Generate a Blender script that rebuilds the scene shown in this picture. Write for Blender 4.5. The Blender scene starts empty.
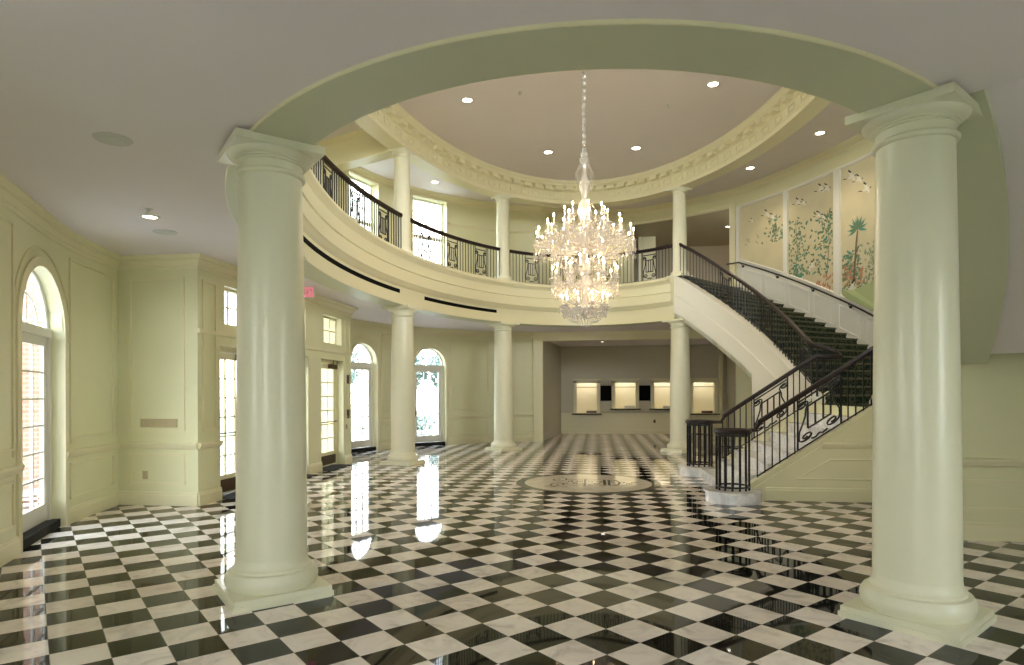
import bpy, bmesh, math, random
from mathutils import Vector, Matrix
random.seed(7)
pi = math.pi
sc = bpy.context.scene
C = sc.collection

# ------------------------------------------------------------------ camera
cam = bpy.data.cameras.new('camera'); camo = bpy.data.objects.new('camera', cam); C.objects.link(camo)
cam.sensor_width = 36.0; cam.lens = 632.0/1024.0*36.0; cam.clip_start = .05; cam.clip_end = 400
cam.shift_y = -(393.0-332.5)/1024.0*-1.0   # horizon sits below the middle of the frame
YAW = math.atan(85/632.0)
camo.location = (0, 0, 1.62)
camo.matrix_world = Matrix.Translation((0, 0, 1.62)) @ Matrix.Rotation(YAW, 4, 'Z') @ Matrix.Rotation(pi/2, 4, 'X') @ Matrix.Rotation(math.radians(-0.2), 4, 'Z')
sc.camera = camo
# ------------------------------------------------------------------ view
sc.view_settings.view_transform = 'Standard'; sc.view_settings.look = 'None'
sc.view_settings.gamma = 1; sc.view_settings.use_curve_mapping = False
sc.view_settings.exposure = 0.45
cy_ = sc.cycles
cy_.use_denoising = True; cy_.denoiser = 'OPENIMAGEDENOISE'
cy_.max_bounces = 10; cy_.diffuse_bounces = 6; cy_.glossy_bounces = 4; cy_.transmission_bounces = 4; cy_.transparent_max_bounces = 16
cy_.sample_clamp_indirect = 6; cy_.caustics_reflective = False; cy_.caustics_refractive = False
# ------------------------------------------------------------------ world
w = bpy.data.worlds.new('sky'); sc.world = w; w.use_nodes = True
nt = w.node_tree; bg = nt.nodes['Background']
tc = nt.nodes.new('ShaderNodeTexCoord'); sp = nt.nodes.new('ShaderNodeSeparateXYZ'); rp = nt.nodes.new('ShaderNodeValToRGB')
nt.links.new(tc.outputs['Generated'], sp.inputs[0]); nt.links.new(sp.outputs[2], rp.inputs[0]); nt.links.new(rp.outputs[0], bg.inputs[0])
rp.color_ramp.elements[0].position = 0.0; rp.color_ramp.elements[0].color = (1, 1, .97, 1)
rp.color_ramp.elements[1].position = .6; rp.color_ramp.elements[1].color = (.72, .86, 1, 1)
SKY = 8.6
bg.inputs[1].default_value = SKY
WARM = (1, .80, .52)
K_SPOT = .8
K_CHAND = .8

# ------------------------------------------------------------------ layout
CX, CY, A, B = -.19, 11.3, 4.55, 7.64
ZS, ZC = 3.60, 3.625           # soffit under the ring, lower ceiling
ZF = 4.75                     # gallery floor
ZB, ZA, ZM = 7.18, 7.82, 7.80 # gallery beam soffit, gallery ceiling, rotunda ceiling
ZL = 1.40                     # stair landing
T_COL = [57.5, 122.5, 158.7, 204.0, 237.5, 302.5]

def ell(td, off=0.0):
    t = math.radians(td); c, s = math.cos(t), math.sin(t)
    n = Vector((c/A, s/B)).normalized()
    return Vector((CX + A*c, CY + B*s)) + n*off
def elln(td):
    t = math.radians(td); return Vector((math.cos(t)/A, math.sin(t)/B)).normalized()

def catmull(pts, k=10):
    P = [Vector(p) for p in pts]; P = [P[0]*2-P[1]] + P + [P[-1]*2-P[-2]]
    out = []
    for i in range(1, len(P)-2):
        p0, p1, p2, p3 = P[i-1:i+3]
        for j in range(k):
            t = j/k
            out.append(.5*((2*p1)+(-p0+p2)*t+(2*p0-5*p1+4*p2-p3)*t*t+(-p0+3*p1-3*p2+p3)*t**3))
    out.append(P[-2].copy()); return out

# outer walls, seen from above
W_FRONT = catmull([(-4.3, -.6), (-4.5, 1.6), (-4.9, 3.8), (-5.62, 5.3), (-6.52, 7.0), (-6.99, 8.45)])
W_BACK = catmull([(-6.95, 14.2), (-6.82, 15.2), (-6.5, 16.7), (-5.9, 18.0), (-5.05, 19.05), (-4.0, 20.0), (-2.9, 20.7), (-1.85, 21.0)])
W_RIGHT = catmull([(1.6, 21.7), (3.0, 20.95), (4.2, 20.05), (5.3, 18.5), (6.0, 17.1), (6.5, 15.8), (6.8, 14), (6.9, 11.4), (6.75, 9), (6.45, 6.9), (6.1, 5)])
NEAR = [Vector((6.1, -4)), Vector((-4.3, -4))]

class Path:
    def __init__(s, pts):
        s.p = [Vector(p) for p in pts]; s.L = [0]
        for a, b in zip(s.p, s.p[1:]): s.L.append(s.L[-1]+(b-a).length)
        s.len = s.L[-1]
    def at(s, d):
        d = max(0, min(s.len, d))
        for i in range(len(s.p)-1):
            if d <= s.L[i+1] or i == len(s.p)-2:
                t = (d-s.L[i])/max(1e-9, s.L[i+1]-s.L[i]); return s.p[i].lerp(s.p[i+1], t)
    def tan(s, d):
        e = .06; return (s.at(min(s.len, d+e))-s.at(max(0, d-e))).normalized()
    def near(s, q):
        q = Vector(q); best = None
        for i in range(len(s.p)-1):
            a, b = s.p[i], s.p[i+1]; ab = b-a; t = max(0, min(1, (q-a).dot(ab)/max(1e-9, ab.length_squared)))
            d = (a+ab*t-q).length
            if best is None or d < best[0]: best = (d, s.L[i]+t*ab.length)
        return best[1]
    def samples(s, s0, s1, step=.15):
        n = max(1, int(math.ceil((s1-s0)/step))); return [s0+(s1-s0)*i/n for i in range(n+1)]
def inward(p, t):
    n = Vector((-t.y, t.x)); c = Vector((CX, CY if p.y > 4 else 2.0))
    return n if n.dot(c-p) > 0 else -n

# ------------------------------------------------------------------ materials
def mat(name, col, rough=.5, metal=0, spec=.5, noise=None, bump=None, coat=0):
    m = bpy.data.materials.new(name); m.use_nodes = True
    n = m.node_tree.nodes; l = m.node_tree.links; b = n['Principled BSDF']
    b.inputs['Base Color'].default_value = (*col, 1); b.inputs['Roughness'].default_value = rough
    b.inputs['Metallic'].default_value = metal; b.inputs['Specular IOR Level'].default_value = spec
    b.inputs['Coat Weight'].default_value = coat; b.inputs['Coat Roughness'].default_value = .05
    if noise:
        sc_, amt = noise
        tcn = n.new('ShaderNodeTexCoord'); no = n.new('ShaderNodeTexNoise'); no.inputs['Scale'].default_value = sc_; no.inputs['Detail'].default_value = 4
        r = n.new('ShaderNodeValToRGB'); l.new(tcn.outputs['Object'], no.inputs['Vector']); l.new(no.outputs[0], r.inputs[0])
        r.color_ramp.elements[0].position = .3; r.color_ramp.elements[1].position = .7
        r.color_ramp.elements[0].color = (*[c*(1-amt) for c in col], 1); r.color_ramp.elements[1].color = (*[min(1, c*(1+amt)) for c in col], 1)
        l.new(r.outputs[0], b.inputs['Base Color'])
    if bump:
        tcn = n.new('ShaderNodeTexCoord'); no = n.new('ShaderNodeTexNoise'); no.inputs['Scale'].default_value = bump[0]
        bp = n.new('ShaderNodeBump'); bp.inputs['Strength'].default_value = bump[1]; bp.inputs['Distance'].default_value = .01
        l.new(tcn.outputs['Object'], no.inputs['Vector']); l.new(no.outputs[0], bp.inputs['Height']); l.new(bp.outputs[0], b.inputs['Normal'])
    return m
def emis(name, col, s):
    m = bpy.data.materials.new(name); m.use_nodes = True; n = m.node_tree.nodes; n.clear()
    e = n.new('ShaderNodeEmission'); o = n.new('ShaderNodeOutputMaterial'); e.inputs[0].default_value = (*col, 1); e.inputs[1].default_value = s
    m.node_tree.links.new(e.outputs[0], o.inputs[0]); return m

M = {}
M['paint'] = mat('cream paint', (.755, .745, .50), .38, noise=(2.5, .015))
M['column'] = mat('cream gloss paint', (.755, .75, .585), .30, noise=(3, .012), coat=.1)
M['trim'] = mat('cream trim paint', (.79, .75, .52), .32)
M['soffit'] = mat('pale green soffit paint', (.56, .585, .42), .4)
M['ceil'] = mat('ceiling paint', (.78, .73, .755), .6, noise=(1.2, .012))
M['white'] = mat('white paint', (.80, .79, .72), .35)
M['iron'] = mat('black wrought iron', (.012, .012, .014), .35, metal=.3)
M['wood'] = mat('mahogany', (.014, .0045, .004), .45, spec=.3, noise=(9, .3), coat=.08)
M['black'] = mat('matt black', (.003, .003, .003), .8, spec=.1)
M['brass'] = mat('brushed brass', (.55, .40, .2), .35, metal=.9)
M['plate'] = mat('switch plate', (.50, .42, .25), .4)
M['carpet_room'] = mat('back room paint', (.60, .57, .45), .6)
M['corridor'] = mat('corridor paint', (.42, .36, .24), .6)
M['bronze'] = mat('dark bronze', (.10, .06, .035), .4, metal=.6)
M['grey'] = mat('speaker grille grey', (.58, .58, .55), .5)
M['steel'] = mat('lamp rim white', (.75, .72, .66), .3)
M['glow'] = emis('downlight lens', (1, .90, .74), 14)
M['bulb'] = emis('candle bulb', (1, .70, .38), 125)
M['candle'] = mat('candle sleeve', (.85, .80, .68), .4)
M['silver'] = mat('polished silver', (.75, .73, .70), .18, metal=1)
M['exit'] = emis('exit sign face', (.75, .22, .25), .7)
M['grass'] = mat('lawn', (.36, .38, .31), .9, noise=(3, .3))
M['pave'] = mat('terrace stone', (.50, .56, .60), .7, noise=(2, .1))
M['leaf'] = mat('hazy foliage green', (.17, .24, .22), .7, noise=(6, .5))  # paled and greyed, haze of distance put into the leaf colour
M['bark'] = mat('bark', (.12, .09, .06), .9)
M['mat'] = mat('black door mat', (.008, .008, .009), .8)
M['slate'] = mat('slate blue door', (.16, .18, .17), .4)
M['blind'] = mat('ivory blind', (.80, .74, .56), .6)

def marble_floor():
    m = bpy.data.materials.new('chequered marble'); m.use_nodes = True
    n = m.node_tree.nodes; l = m.node_tree.links; b = n['Principled BSDF']
    geo = n.new('ShaderNodeNewGeometry'); mp = n.new('ShaderNodeMapping'); mp.vector_type = 'TEXTURE'
    s = .3045
    mp.inputs['Location'].default_value = (.055, 3.95, 0); mp.inputs['Rotation'].default_value = (0, 0, pi/4); mp.inputs['Scale'].default_value = (s, s, s)
    l.new(geo.outputs['Position'], mp.inputs[0])
    sx = n.new('ShaderNodeSeparateXYZ'); l.new(mp.outputs[0], sx.inputs[0])
    def math_(op, a, bb=None):
        q = n.new('ShaderNodeMath'); q.operation = op
        for i, v in enumerate((a, bb)):
            if v is None: continue
            if hasattr(v, 'links') or hasattr(v, 'node'): l.new(v, q.inputs[i])
            else: q.inputs[i].default_value = v
        return q.outputs[0]
    fx = math_('FLOOR', sx.outputs[0]); fy = math_('FLOOR', sx.outputs[1])
    par = math_('PINGPONG', math_('ADD', fx, fy), 1.0)
    # grout distance
    def edge(v):
        fr = math_('FRACT', v); return math_('MINIMUM', fr, math_('SUBTRACT', 1.0, fr))
    ed = math_('MINIMUM', edge(sx.outputs[0]), edge(sx.outputs[1]))
    gro = math_('LESS_THAN', ed, .006)
    cb = n.new('ShaderNodeCombineXYZ'); l.new(fx, cb.inputs[0]); l.new(fy, cb.inputs[1])
    wn = n.new('ShaderNodeTexWhiteNoise'); wn.noise_dimensions = '3D'; l.new(cb.outputs[0], wn.inputs['Vector'])
    # veins, shifted per tile
    va = n.new('ShaderNodeVectorMath'); va.operation = 'MULTIPLY_ADD'; l.new(wn.outputs['Color'], va.inputs[0]); va.inputs[1].default_value = (20, 20, 20); l.new(geo.outputs['Position'], va.inputs[2])
    no = n.new('ShaderNodeTexNoise'); no.inputs['Scale'].default_value = 3.5; no.inputs['Detail'].default_value = 7; no.inputs['Distortion'].default_value = 1.6; no.inputs['Roughness'].default_value = .6
    l.new(va.outputs[0], no.inputs['Vector'])
    wr = n.new('ShaderNodeValToRGB'); l.new(no.outputs[0], wr.inputs[0])
    e = wr.color_ramp.elements; e[0].position = .30; e[0].color = (.66, .60, .57, 1); e[1].position = .54; e[1].color = (.94, .87, .83, 1)
    ee = wr.color_ramp.elements.new(.44); ee.color = (.86, .79, .755, 1)
    br = n.new('ShaderNodeValToRGB'); l.new(no.outputs[0], br.inputs[0])
    e = br.color_ramp.elements; e[0].position = .4; e[0].color = (.006, .007, .006, 1); e[1].position = .8; e[1].color = (.020, .022, .018, 1)
    tint = n.new('ShaderNodeMixRGB'); tint.blend_type = 'MULTIPLY'; tint.inputs[0].default_value = 1
    tr = n.new('ShaderNodeValToRGB'); l.new(wn.outputs['Value'], tr.inputs[0]); e = tr.color_ramp.elements; e[0].color = (.88, .86, .83, 1); e[1].color = (1, 1, 1, 1)
    l.new(wr.outputs[0], tint.inputs[1]); l.new(tr.outputs[0], tint.inputs[2])
    mx = n.new('ShaderNodeMixRGB'); l.new(par, mx.inputs[0]); l.new(tint.outputs[0], mx.inputs[2]); l.new(br.outputs[0], mx.inputs[1])
    mg = n.new('ShaderNodeMixRGB'); l.new(gro, mg.inputs[0]); l.new(mx.outputs[0], mg.inputs[1]); mg.inputs[2].default_value = (.30, .28, .25, 1)
    l.new(mg.outputs[0], b.inputs['Base Color']); b.inputs['Roughness'].default_value = .03; b.inputs['IOR'].default_value = 1.27; b.inputs['Specular IOR Level'].default_value = .5
    # hand polished waviness
    bn = n.new('ShaderNodeTexNoise'); bn.inputs['Scale'].default_value = 2.2; l.new(geo.outputs['Position'], bn.inputs['Vector'])
    bp = n.new('ShaderNodeBump'); bp.inputs['Strength'].default_value = .05; bp.inputs['Distance'].default_value = .01; l.new(bn.outputs[0], bp.inputs['Height']); l.new(bp.outputs[0], b.inputs['Normal'])
    return m
M['floor'] = marble_floor()
def marble(name, a, bcol, scale, rough=.12):
    m = mat(name, a, rough); n = m.node_tree.nodes; l = m.node_tree.links; b = n['Principled BSDF']
    g = n.new('ShaderNodeNewGeometry'); no = n.new('ShaderNodeTexNoise'); no.inputs['Scale'].default_value = scale; no.inputs['Detail'].default_value = 8; no.inputs['Distortion'].default_value = 1.5
    r = n.new('ShaderNodeValToRGB'); l.new(g.outputs['Position'], no.inputs['Vector']); l.new(no.outputs[0], r.inputs[0]); l.new(r.outputs[0], b.inputs['Base Color'])
    r.color_ramp.elements[0].position = .35; r.color_ramp.elements[0].color = (*bcol, 1); r.color_ramp.elements[1].position = .6; r.color_ramp.elements[1].color = (*a, 1)
    return m
M['marble'] = marble('white stair marble', (.86, .85, .86), (.64, .66, .71), 4)
M['medal'] = marble('cream medallion marble', (.72, .66, .56), (.62, .56, .46), 3, .05)
M['ink'] = mat('medallion inlay', (.10, .095, .07), .1)
M['mring'] = mat('dark green marble ring', (.035, .040, .030), .06, noise=(5, .3))
def carpet():
    m = mat('green patterned stair carpet', (.02, .03, .02), .95, spec=.1); n = m.node_tree.nodes; l = m.node_tree.links; b = n['Principled BSDF']
    g = n.new('ShaderNodeNewGeometry'); vo = n.new('ShaderNodeTexVoronoi'); vo.inputs['Scale'].default_value = 13
    r = n.new('ShaderNodeValToRGB'); l.new(g.outputs['Position'], vo.inputs['Vector']); l.new(vo.outputs['Distance'], r.inputs[0]); l.new(r.outputs[0], b.inputs['Base Color'])
    r.color_ramp.interpolation = 'CONSTANT'
    r.color_ramp.elements[0].color = (.16, .14, .07, 1); r.color_ramp.elements[1].position = .2; r.color_ramp.elements[1].color = (.022, .036, .024, 1)
    e = r.color_ramp.elements.new(.62); e.color = (.085, .09, .05, 1)
    return m
M['carpet'] = carpet()
M['nose'] = mat('lit carpet nosing', (.13, .125, .075), .9, noise=(20, .35))  # paler than the carpet, light on the tread edges put into its colour
def brick():
    m = mat('red brick', (.4, .15, .1), .9); n = m.node_tree.nodes; l = m.node_tree.links; b = n['Principled BSDF']
    tcn = n.new('ShaderNodeNewGeometry'); sx = n.new('ShaderNodeSeparateXYZ'); ad = n.new('ShaderNodeMath'); cb = n.new('ShaderNodeCombineXYZ')
    l.new(tcn.outputs['Position'], sx.inputs[0]); l.new(sx.outputs[0], ad.inputs[0]); l.new(sx.outputs[1], ad.inputs[1]); l.new(ad.outputs[0], cb.inputs[0]); l.new(sx.outputs[2], cb.inputs[1])
    t = n.new('ShaderNodeTexBrick'); l.new(cb.outputs[0], t.inputs['Vector']); t.inputs['Scale'].default_value = 1
    t.inputs['Color1'].default_value = (.60, .32, .24, 1); t.inputs['Color2'].default_value = (.68, .42, .33, 1); t.inputs['Mortar'].default_value = (.7, .66, .6, 1)
    t.inputs['Brick Width'].default_value = .24; t.inputs['Row Height'].default_value = .085; t.inputs['Mortar Size'].default_value = .012
    l.new(t.outputs[0], b.inputs['Base Color']); return m
M['brick'] = brick()
def glass():
    m = bpy.data.materials.new('window glass'); m.use_nodes = True; n = m.node_tree.nodes; l = m.node_tree.links; n.clear()
    t = n.new('ShaderNodeBsdfTransparent'); t.inputs[0].default_value = (.96, .965, .95, 1); g = n.new('ShaderNodeBsdfGlossy'); g.inputs['Roughness'].default_value = .02
    lw = n.new('ShaderNodeLayerWeight'); lw.inputs[0].default_value = .5; pw = n.new('ShaderNodeMath'); pw.operation = 'POWER'; pw.inputs[1].default_value = 5; f = n.new('ShaderNodeMath'); f.operation = 'MULTIPLY_ADD'; f.inputs[1].default_value = .7; f.inputs[2].default_value = .03; mx = n.new('ShaderNodeMixShader'); o = n.new('ShaderNodeOutputMaterial')
    l.new(lw.outputs['Facing'], pw.inputs[0]); l.new(pw.outputs[0], f.inputs[0]); l.new(f.outputs[0], mx.inputs[0]); l.new(t.outputs[0], mx.inputs[1]); l.new(g.outputs[0], mx.inputs[2]); l.new(mx.outputs[0], o.inputs[0]); return m
M['glass'] = glass()
def crystal():
    m = bpy.data.materials.new('cut crystal'); m.use_nodes = True; n = m.node_tree.nodes; l = m.node_tree.links; n.clear()
    t = n.new('ShaderNodeBsdfTransparent'); g = n.new('ShaderNodeBsdfGlossy'); g.inputs['Roughness'].default_value = .12; d = n.new('ShaderNodeBsdfTranslucent')
    d.inputs[0].default_value = (.95, .92, .9, 1); g.inputs[0].default_value = (1, .98, .96, 1)
    df = n.new('ShaderNodeBsdfDiffuse'); df.inputs[0].default_value = (.9, .88, .86, 1)
    a = n.new('ShaderNodeMixShader'); a.inputs[0].default_value = .55; l.new(t.outputs[0], a.inputs[1]); l.new(g.outputs[0], a.inputs[2])
    b2 = n.new('ShaderNodeMixShader'); b2.inputs[0].default_value = .5; l.new(d.outputs[0], b2.inputs[1]); l.new(df.outputs[0], b2.inputs[2])
    c = n.new('ShaderNodeMixShader'); c.inputs[0].default_value = .42; l.new(a.outputs[0], c.inputs[1]); l.new(b2.outputs[0], c.inputs[2])
    o = n.new('ShaderNodeOutputMaterial'); l.new(c.outputs[0], o.inputs[0]); return m
M['crystal'] = crystal()

# ------------------------------------------------------------------ mesh helpers
class MB:
    """collects polygons in world space, then links them as ONE object"""
    def __init__(s): s.v = []; s.f = []; s.mi = []; s.cur = 0
    def add(s, vs, fs):
        o = len(s.v); s.v += [tuple(v) for v in vs]; s.f += [tuple(i+o for i in f) for f in fs]; s.mi += [s.cur]*len(fs)
    def quad(s, a, b, c, d): s.add([a, b, c, d], [(0, 1, 2, 3)])
    def box(s, c, h, rz=0.0):
        cs, sn = math.cos(rz), math.sin(rz); vs = []
        for z in (-1, 1):
            for x, y in ((-1, -1), (1, -1), (1, 1), (-1, 1)):
                X, Y = x*h[0], y*h[1]; vs.append((c[0]+X*cs-Y*sn, c[1]+X*sn+Y*cs, c[2]+z*h[2]))
        s.add(vs, [(3, 2, 1, 0), (4, 5, 6, 7), (0, 1, 5, 4), (1, 2, 6, 5), (2, 3, 7, 6), (3, 0, 4, 7)])
    def box6(s, p):   # eight corners: bottom four then top four
        s.add(p, [(3, 2, 1, 0), (4, 5, 6, 7), (0, 1, 5, 4), (1, 2, 6, 5), (2, 3, 7, 6), (3, 0, 4, 7)])
    def lathe(s, c, prof, n=32, cap=True):
        vs = []; k = len(prof)
        for r, z in prof:
            for i in range(n):
                a = 2*pi*i/n; vs.append((c[0]+r*math.cos(a), c[1]+r*math.sin(a), c[2]+z))
        fs = [(j*n+i, j*n+(i+1) % n, (j+1)*n+(i+1) % n, (j+1)*n+i) for j in range(k-1) for i in range(n)]
        if cap: fs += [tuple(range(n-1, -1, -1)), tuple((k-1)*n+i for i in range(n))]
        s.add(vs, fs)
    def tube(s, pts, r, n=6, closed=False):
        P = [Vector(p) for p in pts]; m = len(P)
        if m < 2: return
        rr = r if isinstance(r, (list, tuple)) else [r]*m
        vs = []; up = None
        for i in range(m):
            if closed: t = (P[(i+1) % m]-P[i-1])
            else: t = P[min(m-1, i+1)]-P[max(0, i-1)]
            t = t.normalized() if t.length > 1e-9 else Vector((0, 0, 1))
            if up is None: up = Vector((0, 0, 1)) if abs(t.z) < .9 else Vector((1, 0, 0))
            x = up-t*up.dot(t)
            if x.length < 1e-6: x = t.orthogonal()
            x.normalize(); up = x; y = t.cross(x)
            for k in range(n):
                a = 2*pi*k/n+pi/n; vs.append(P[i]+(x*math.cos(a)+y*math.sin(a))*rr[i])
        fs = [(i*n+k, i*n+(k+1) % n, (i+1)*n+(k+1) % n, (i+1)*n+k) for i in range(m-1) for k in range(n)]
        if closed: fs += [((m-1)*n+k, (m-1)*n+(k+1) % n, (k+1) % n, k) for k in range(n)]
        else: fs += [tuple(range(n-1, -1, -1)), tuple((m-1)*n+k for k in range(n))]
        s.add(vs, fs)
    def sweep(s, frames, prof, closed_prof=True, caps=True, closed_path=False):
        """frames: list of (point xy, outward 2-vector, z). prof: (offset, dz)"""
        k = len(prof); vs = []; m = len(frames)
        for p, nn, z in frames:
            for o, dz in prof: vs.append((p[0]+nn[0]*o, p[1]+nn[1]*o, z+dz))
        fs = []; e = k if closed_prof else k-1
        for i in range(m if closed_path else m-1):
            j = (i+1) % m
            for q in range(e): fs.append((i*k+q, i*k+(q+1) % k, j*k+(q+1) % k, j*k+q))
        if closed_prof and caps and not closed_path: fs += [tuple(range(k-1, -1, -1)), tuple((m-1)*k+q for q in range(k))]
        s.add(vs, fs)
    def octa(s, c, r, h):
        x, y, z = c
        s.add([(x+r, y, z), (x, y+r, z), (x-r, y, z), (x, y-r, z), (x, y, z+h*.5), (x, y, z-h)], [(0, 1, 4), (1, 2, 4), (2, 3, 4), (3, 0, 4), (1, 0, 5), (2, 1, 5), (3, 2, 5), (0, 3, 5)])
    def build(s, name, m, parent=None, smooth=False, loc=None, kind=None, label=None, weld=False):
        me = bpy.data.meshes.new(name); o = bpy.data.objects.new(name, me); C.objects.link(o)
        org = Vector((0, 0, 0))
        if parent is not None:
            org = Vector(parent['_o']); o.parent = parent
            if loc is not None: o.location = Vector(loc)-org; org = Vector(loc)
        elif loc is not None: org = Vector(loc); o.location = org
        me.from_pydata([tuple(Vector(v)-org) for v in s.v], [], s.f)
        for mm in (m if isinstance(m, (list, tuple)) else [m]): me.materials.append(mm)
        if any(s.mi): me.polygons.foreach_set('material_index', s.mi)
        bm = bmesh.new(); bm.from_mesh(me)
        if weld: bmesh.ops.remove_doubles(bm, verts=bm.verts, dist=1e-4)
        bmesh.ops.recalc_face_normals(bm, faces=bm.faces); bm.to_mesh(me); bm.free()
        if smooth:
            for p in me.polygons: p.use_smooth = True
            try: me.set_sharp_from_angle(angle=math.radians(38))
            except Exception: pass
        o['_o'] = tuple(org)
        if kind: o['kind'] = kind
        if label: o['label'] = label
        return o
def thing(name, label, cat, loc, group=None, kind=None):
    o = bpy.data.objects.new(name, None); C.objects.link(o); o.location = loc; o['_o'] = tuple(loc)
    o['label'] = label; o['category'] = cat
    if group: o['group'] = group
    if kind: o['kind'] = kind
    return o
def tag(o, label, cat, group=None, kind=None):
    o['label'] = label; o['category'] = cat
    if group: o['group'] = group
    if kind: o['kind'] = kind
    return o
def structure(mb, name, m, smooth=False, parent=None):
    return mb.build(name, m, parent, smooth=smooth, kind=None if parent else 'structure')
def dup(o, loc, label=None, parent=None):
    c = o.copy(); C.objects.link(c)
    if parent is None: c.location = loc
    else: c.parent = parent
    if label: c['label'] = label
    for ch in o.children: dup(ch, None, None, c)
    return c
def lamp(kind, loc, power, col, **kw):
    d = bpy.data.lights.new('lamp', kind); d.energy = power; d.color = col
    for k, v in kw.items(): setattr(d, k, v)
    o = bpy.data.objects.new('lamp', d); C.objects.link(o); o.location = loc; return o

def ring_frames(t0, t1, n, z=0.0):
    return [(ell(t0+(t1-t0)*i/n), elln(t0+(t1-t0)*i/n), z(t0+(t1-t0)*i/n) if callable(z) else z) for i in range(n+1)]
def path_frames(path, s0, s1, z=0.0, step=.12):
    out = []
    for d in path.samples(s0, s1, step):
        p = path.at(d); out.append((p, inward(p, path.tan(d)), z(d) if callable(z) else z))
    return out

CHAIR = [(0, -.02), (.012, -.06), (.03, -.045), (.045, -.01), (.05, .0), (.05, .022), (.035, .032), (0, .035)]
BASE = [(0, 0), (.028, 0), (.028, .15), (.02, .17), (.02, .185), (.008, .2), (0, .2)]
CROWN = [(o*.8, z*.72) for o, z in [(0, -.26), (.012, -.26), (.02, -.235), (.02, -.19), (.035, -.18), (.05, -.15), (.08, -.11), (.10, -.10), (.10, -.075), (.13, -.06), (.16, -.02), (.165, 0), (0, 0)]]
def frame_on(mb, path, s0, s1, z0, z1, w=.03, d=.018, zt=None):
    """a raised rectangular moulding on a wall"""
    zt0 = zt if zt else (lambda s: z1)
    for (a, b, f, h) in ((s0, s1, (lambda s: z0) if not callable(z0) else z0, w), (s0, s1, (lambda s: zt0(s)-w), w)):
        mb.sweep(path_frames(path, a, b, f), [(0, 0), (d, h*.2), (d, h*.6), (d*.4, h), (0, h)])
    g = z0 if callable(z0) else (lambda s: z0)
    for a in (s0, s1-w):
        p, q = path.at(a), path.at(a+w); n = inward(p, path.tan(a))
        zb0, zt_ = g(a), zt0(a)
        mb.box6([(p.x, p.y, zb0), (q.x, q.y, zb0), (q.x+n.x*d, q.y+n.y*d, zb0), (p.x+n.x*d, p.y+n.y*d, zb0), (p.x, p.y, zt_), (q.x, q.y, zt_), (q.x+n.x*d, q.y+n.y*d, zt_), (p.x+n.x*d, p.y+n.y*d, zt_)])

def wall_along(mb, path, z0, z1, ops=(), th=.32, s0=0, s1=None, reveal=True):
    """ops: (sa, sb, bottom z, top function of s)"""
    s1 = path.len if s1 is None else s1
    cuts = sorted(set([s0, s1]+[v for o in ops for v in o[:2]]))
    for a, b in zip(cuts, cuts[1:]):
        op = next((o for o in ops if o[0] <= a+1e-6 and b-1e-6 <= o[1]), None)
        ss = path.samples(a, b, .05 if op else .2)
        for u, v in zip(ss, ss[1:]):
            p, q = path.at(u), path.at(v); n1, n2 = -inward(p, path.tan(u)), -inward(q, path.tan(v))
            P, Q = p+n1*th, q+n2*th
            rng = [((z0, z0), (z1, z1))]
            if op:
                tu, tv = op[3](u), op[3](v); rng = [((tu, tv), (z1, z1))]
                if op[2] > z0+.001: rng.append(((z0, z0), (op[2], op[2])))
                mb.quad((p.x, p.y, tu), (q.x, q.y, tv), (Q.x, Q.y, tv), (P.x, P.y, tu))
                if op[2] > z0+.001: mb.quad((p.x, p.y, op[2]), (q.x, q.y, op[2]), (Q.x, Q.y, op[2]), (P.x, P.y, op[2]))
            for (lo, hi) in rng:
                mb.quad((p.x, p.y, lo[0]), (q.x, q.y, lo[1]), (q.x, q.y, hi[1]), (p.x, p.y, hi[0]))
                mb.cur = 1; mb.quad((P.x, P.y, lo[0]), (Q.x, Q.y, lo[1]), (Q.x, Q.y, hi[1]), (P.x, P.y, hi[0])); mb.cur = 0
        if op:
            for e in (a, b):
                p = path.at(e); n = -inward(p, path.tan(e)); P = p+n*th; t = op[3](e)
                mb.quad((p.x, p.y, op[2]), (P.x, P.y, op[2]), (P.x, P.y, t), (p.x, p.y, t))
    for e in (s0, s1):
        p = path.at(e); n = -inward(p, path.tan(e)); P = p+n*th
        mb.quad((p.x, p.y, z0), (P.x, P.y, z0), (P.x, P.y, z1), (p.x, p.y, z1))
def flat_wall(mb, p0, p1, z0, z1, holes=(), th=.2, side=1):
    """straight wall; holes (u0,u1,zlo,zhi) along its length, thickness goes to `side` of p0->p1"""
    p0, p1 = Vector(p0), Vector(p1); L = (p1-p0).length; d = (p1-p0)/L; n = Vector((-d.y, d.x))*side*th
    us = sorted(set([0, L]+[h[0] for h in holes]+[h[1] for h in holes])); zs = sorted(set([z0, z1]+[h[2] for h in holes]+[h[3] for h in holes]))
    inside = lambda u, z: any(h[0] < u < h[1] and h[2] < z < h[3] for h in holes)
    pt = lambda u, z, k: (p0.x+d.x*u+n.x*k, p0.y+d.y*u+n.y*k, z)
    for a, b in zip(us, us[1:]):
        for c, e in zip(zs, zs[1:]):
            if inside((a+b)/2, (c+e)/2): continue
            for k in (0, 1): mb.quad(pt(a, c, k), pt(b, c, k), pt(b, e, k), pt(a, e, k))
    for h in list(holes)+[(0, L, z0, z1)]:
        a, b, c, e = h
        for q in (((a, c), (a, e)), ((b, c), (b, e)), ((a, c), (b, c)), ((a, e), (b, e))):
            (u, z), (v, y) = q; mb.quad(pt(u, z, 0), pt(v, y, 0), pt(v, y, 1), pt(u, z, 1))

PF, PB, PR = Path(W_FRONT), Path(W_BACK), Path(W_RIGHT)
UPL = Path(W_FRONT+[Vector((-7.02, 9.8)), Vector((-7.03, 11.4)), Vector((-7.0, 13))]+W_BACK)   # upper level wall on the left

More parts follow.
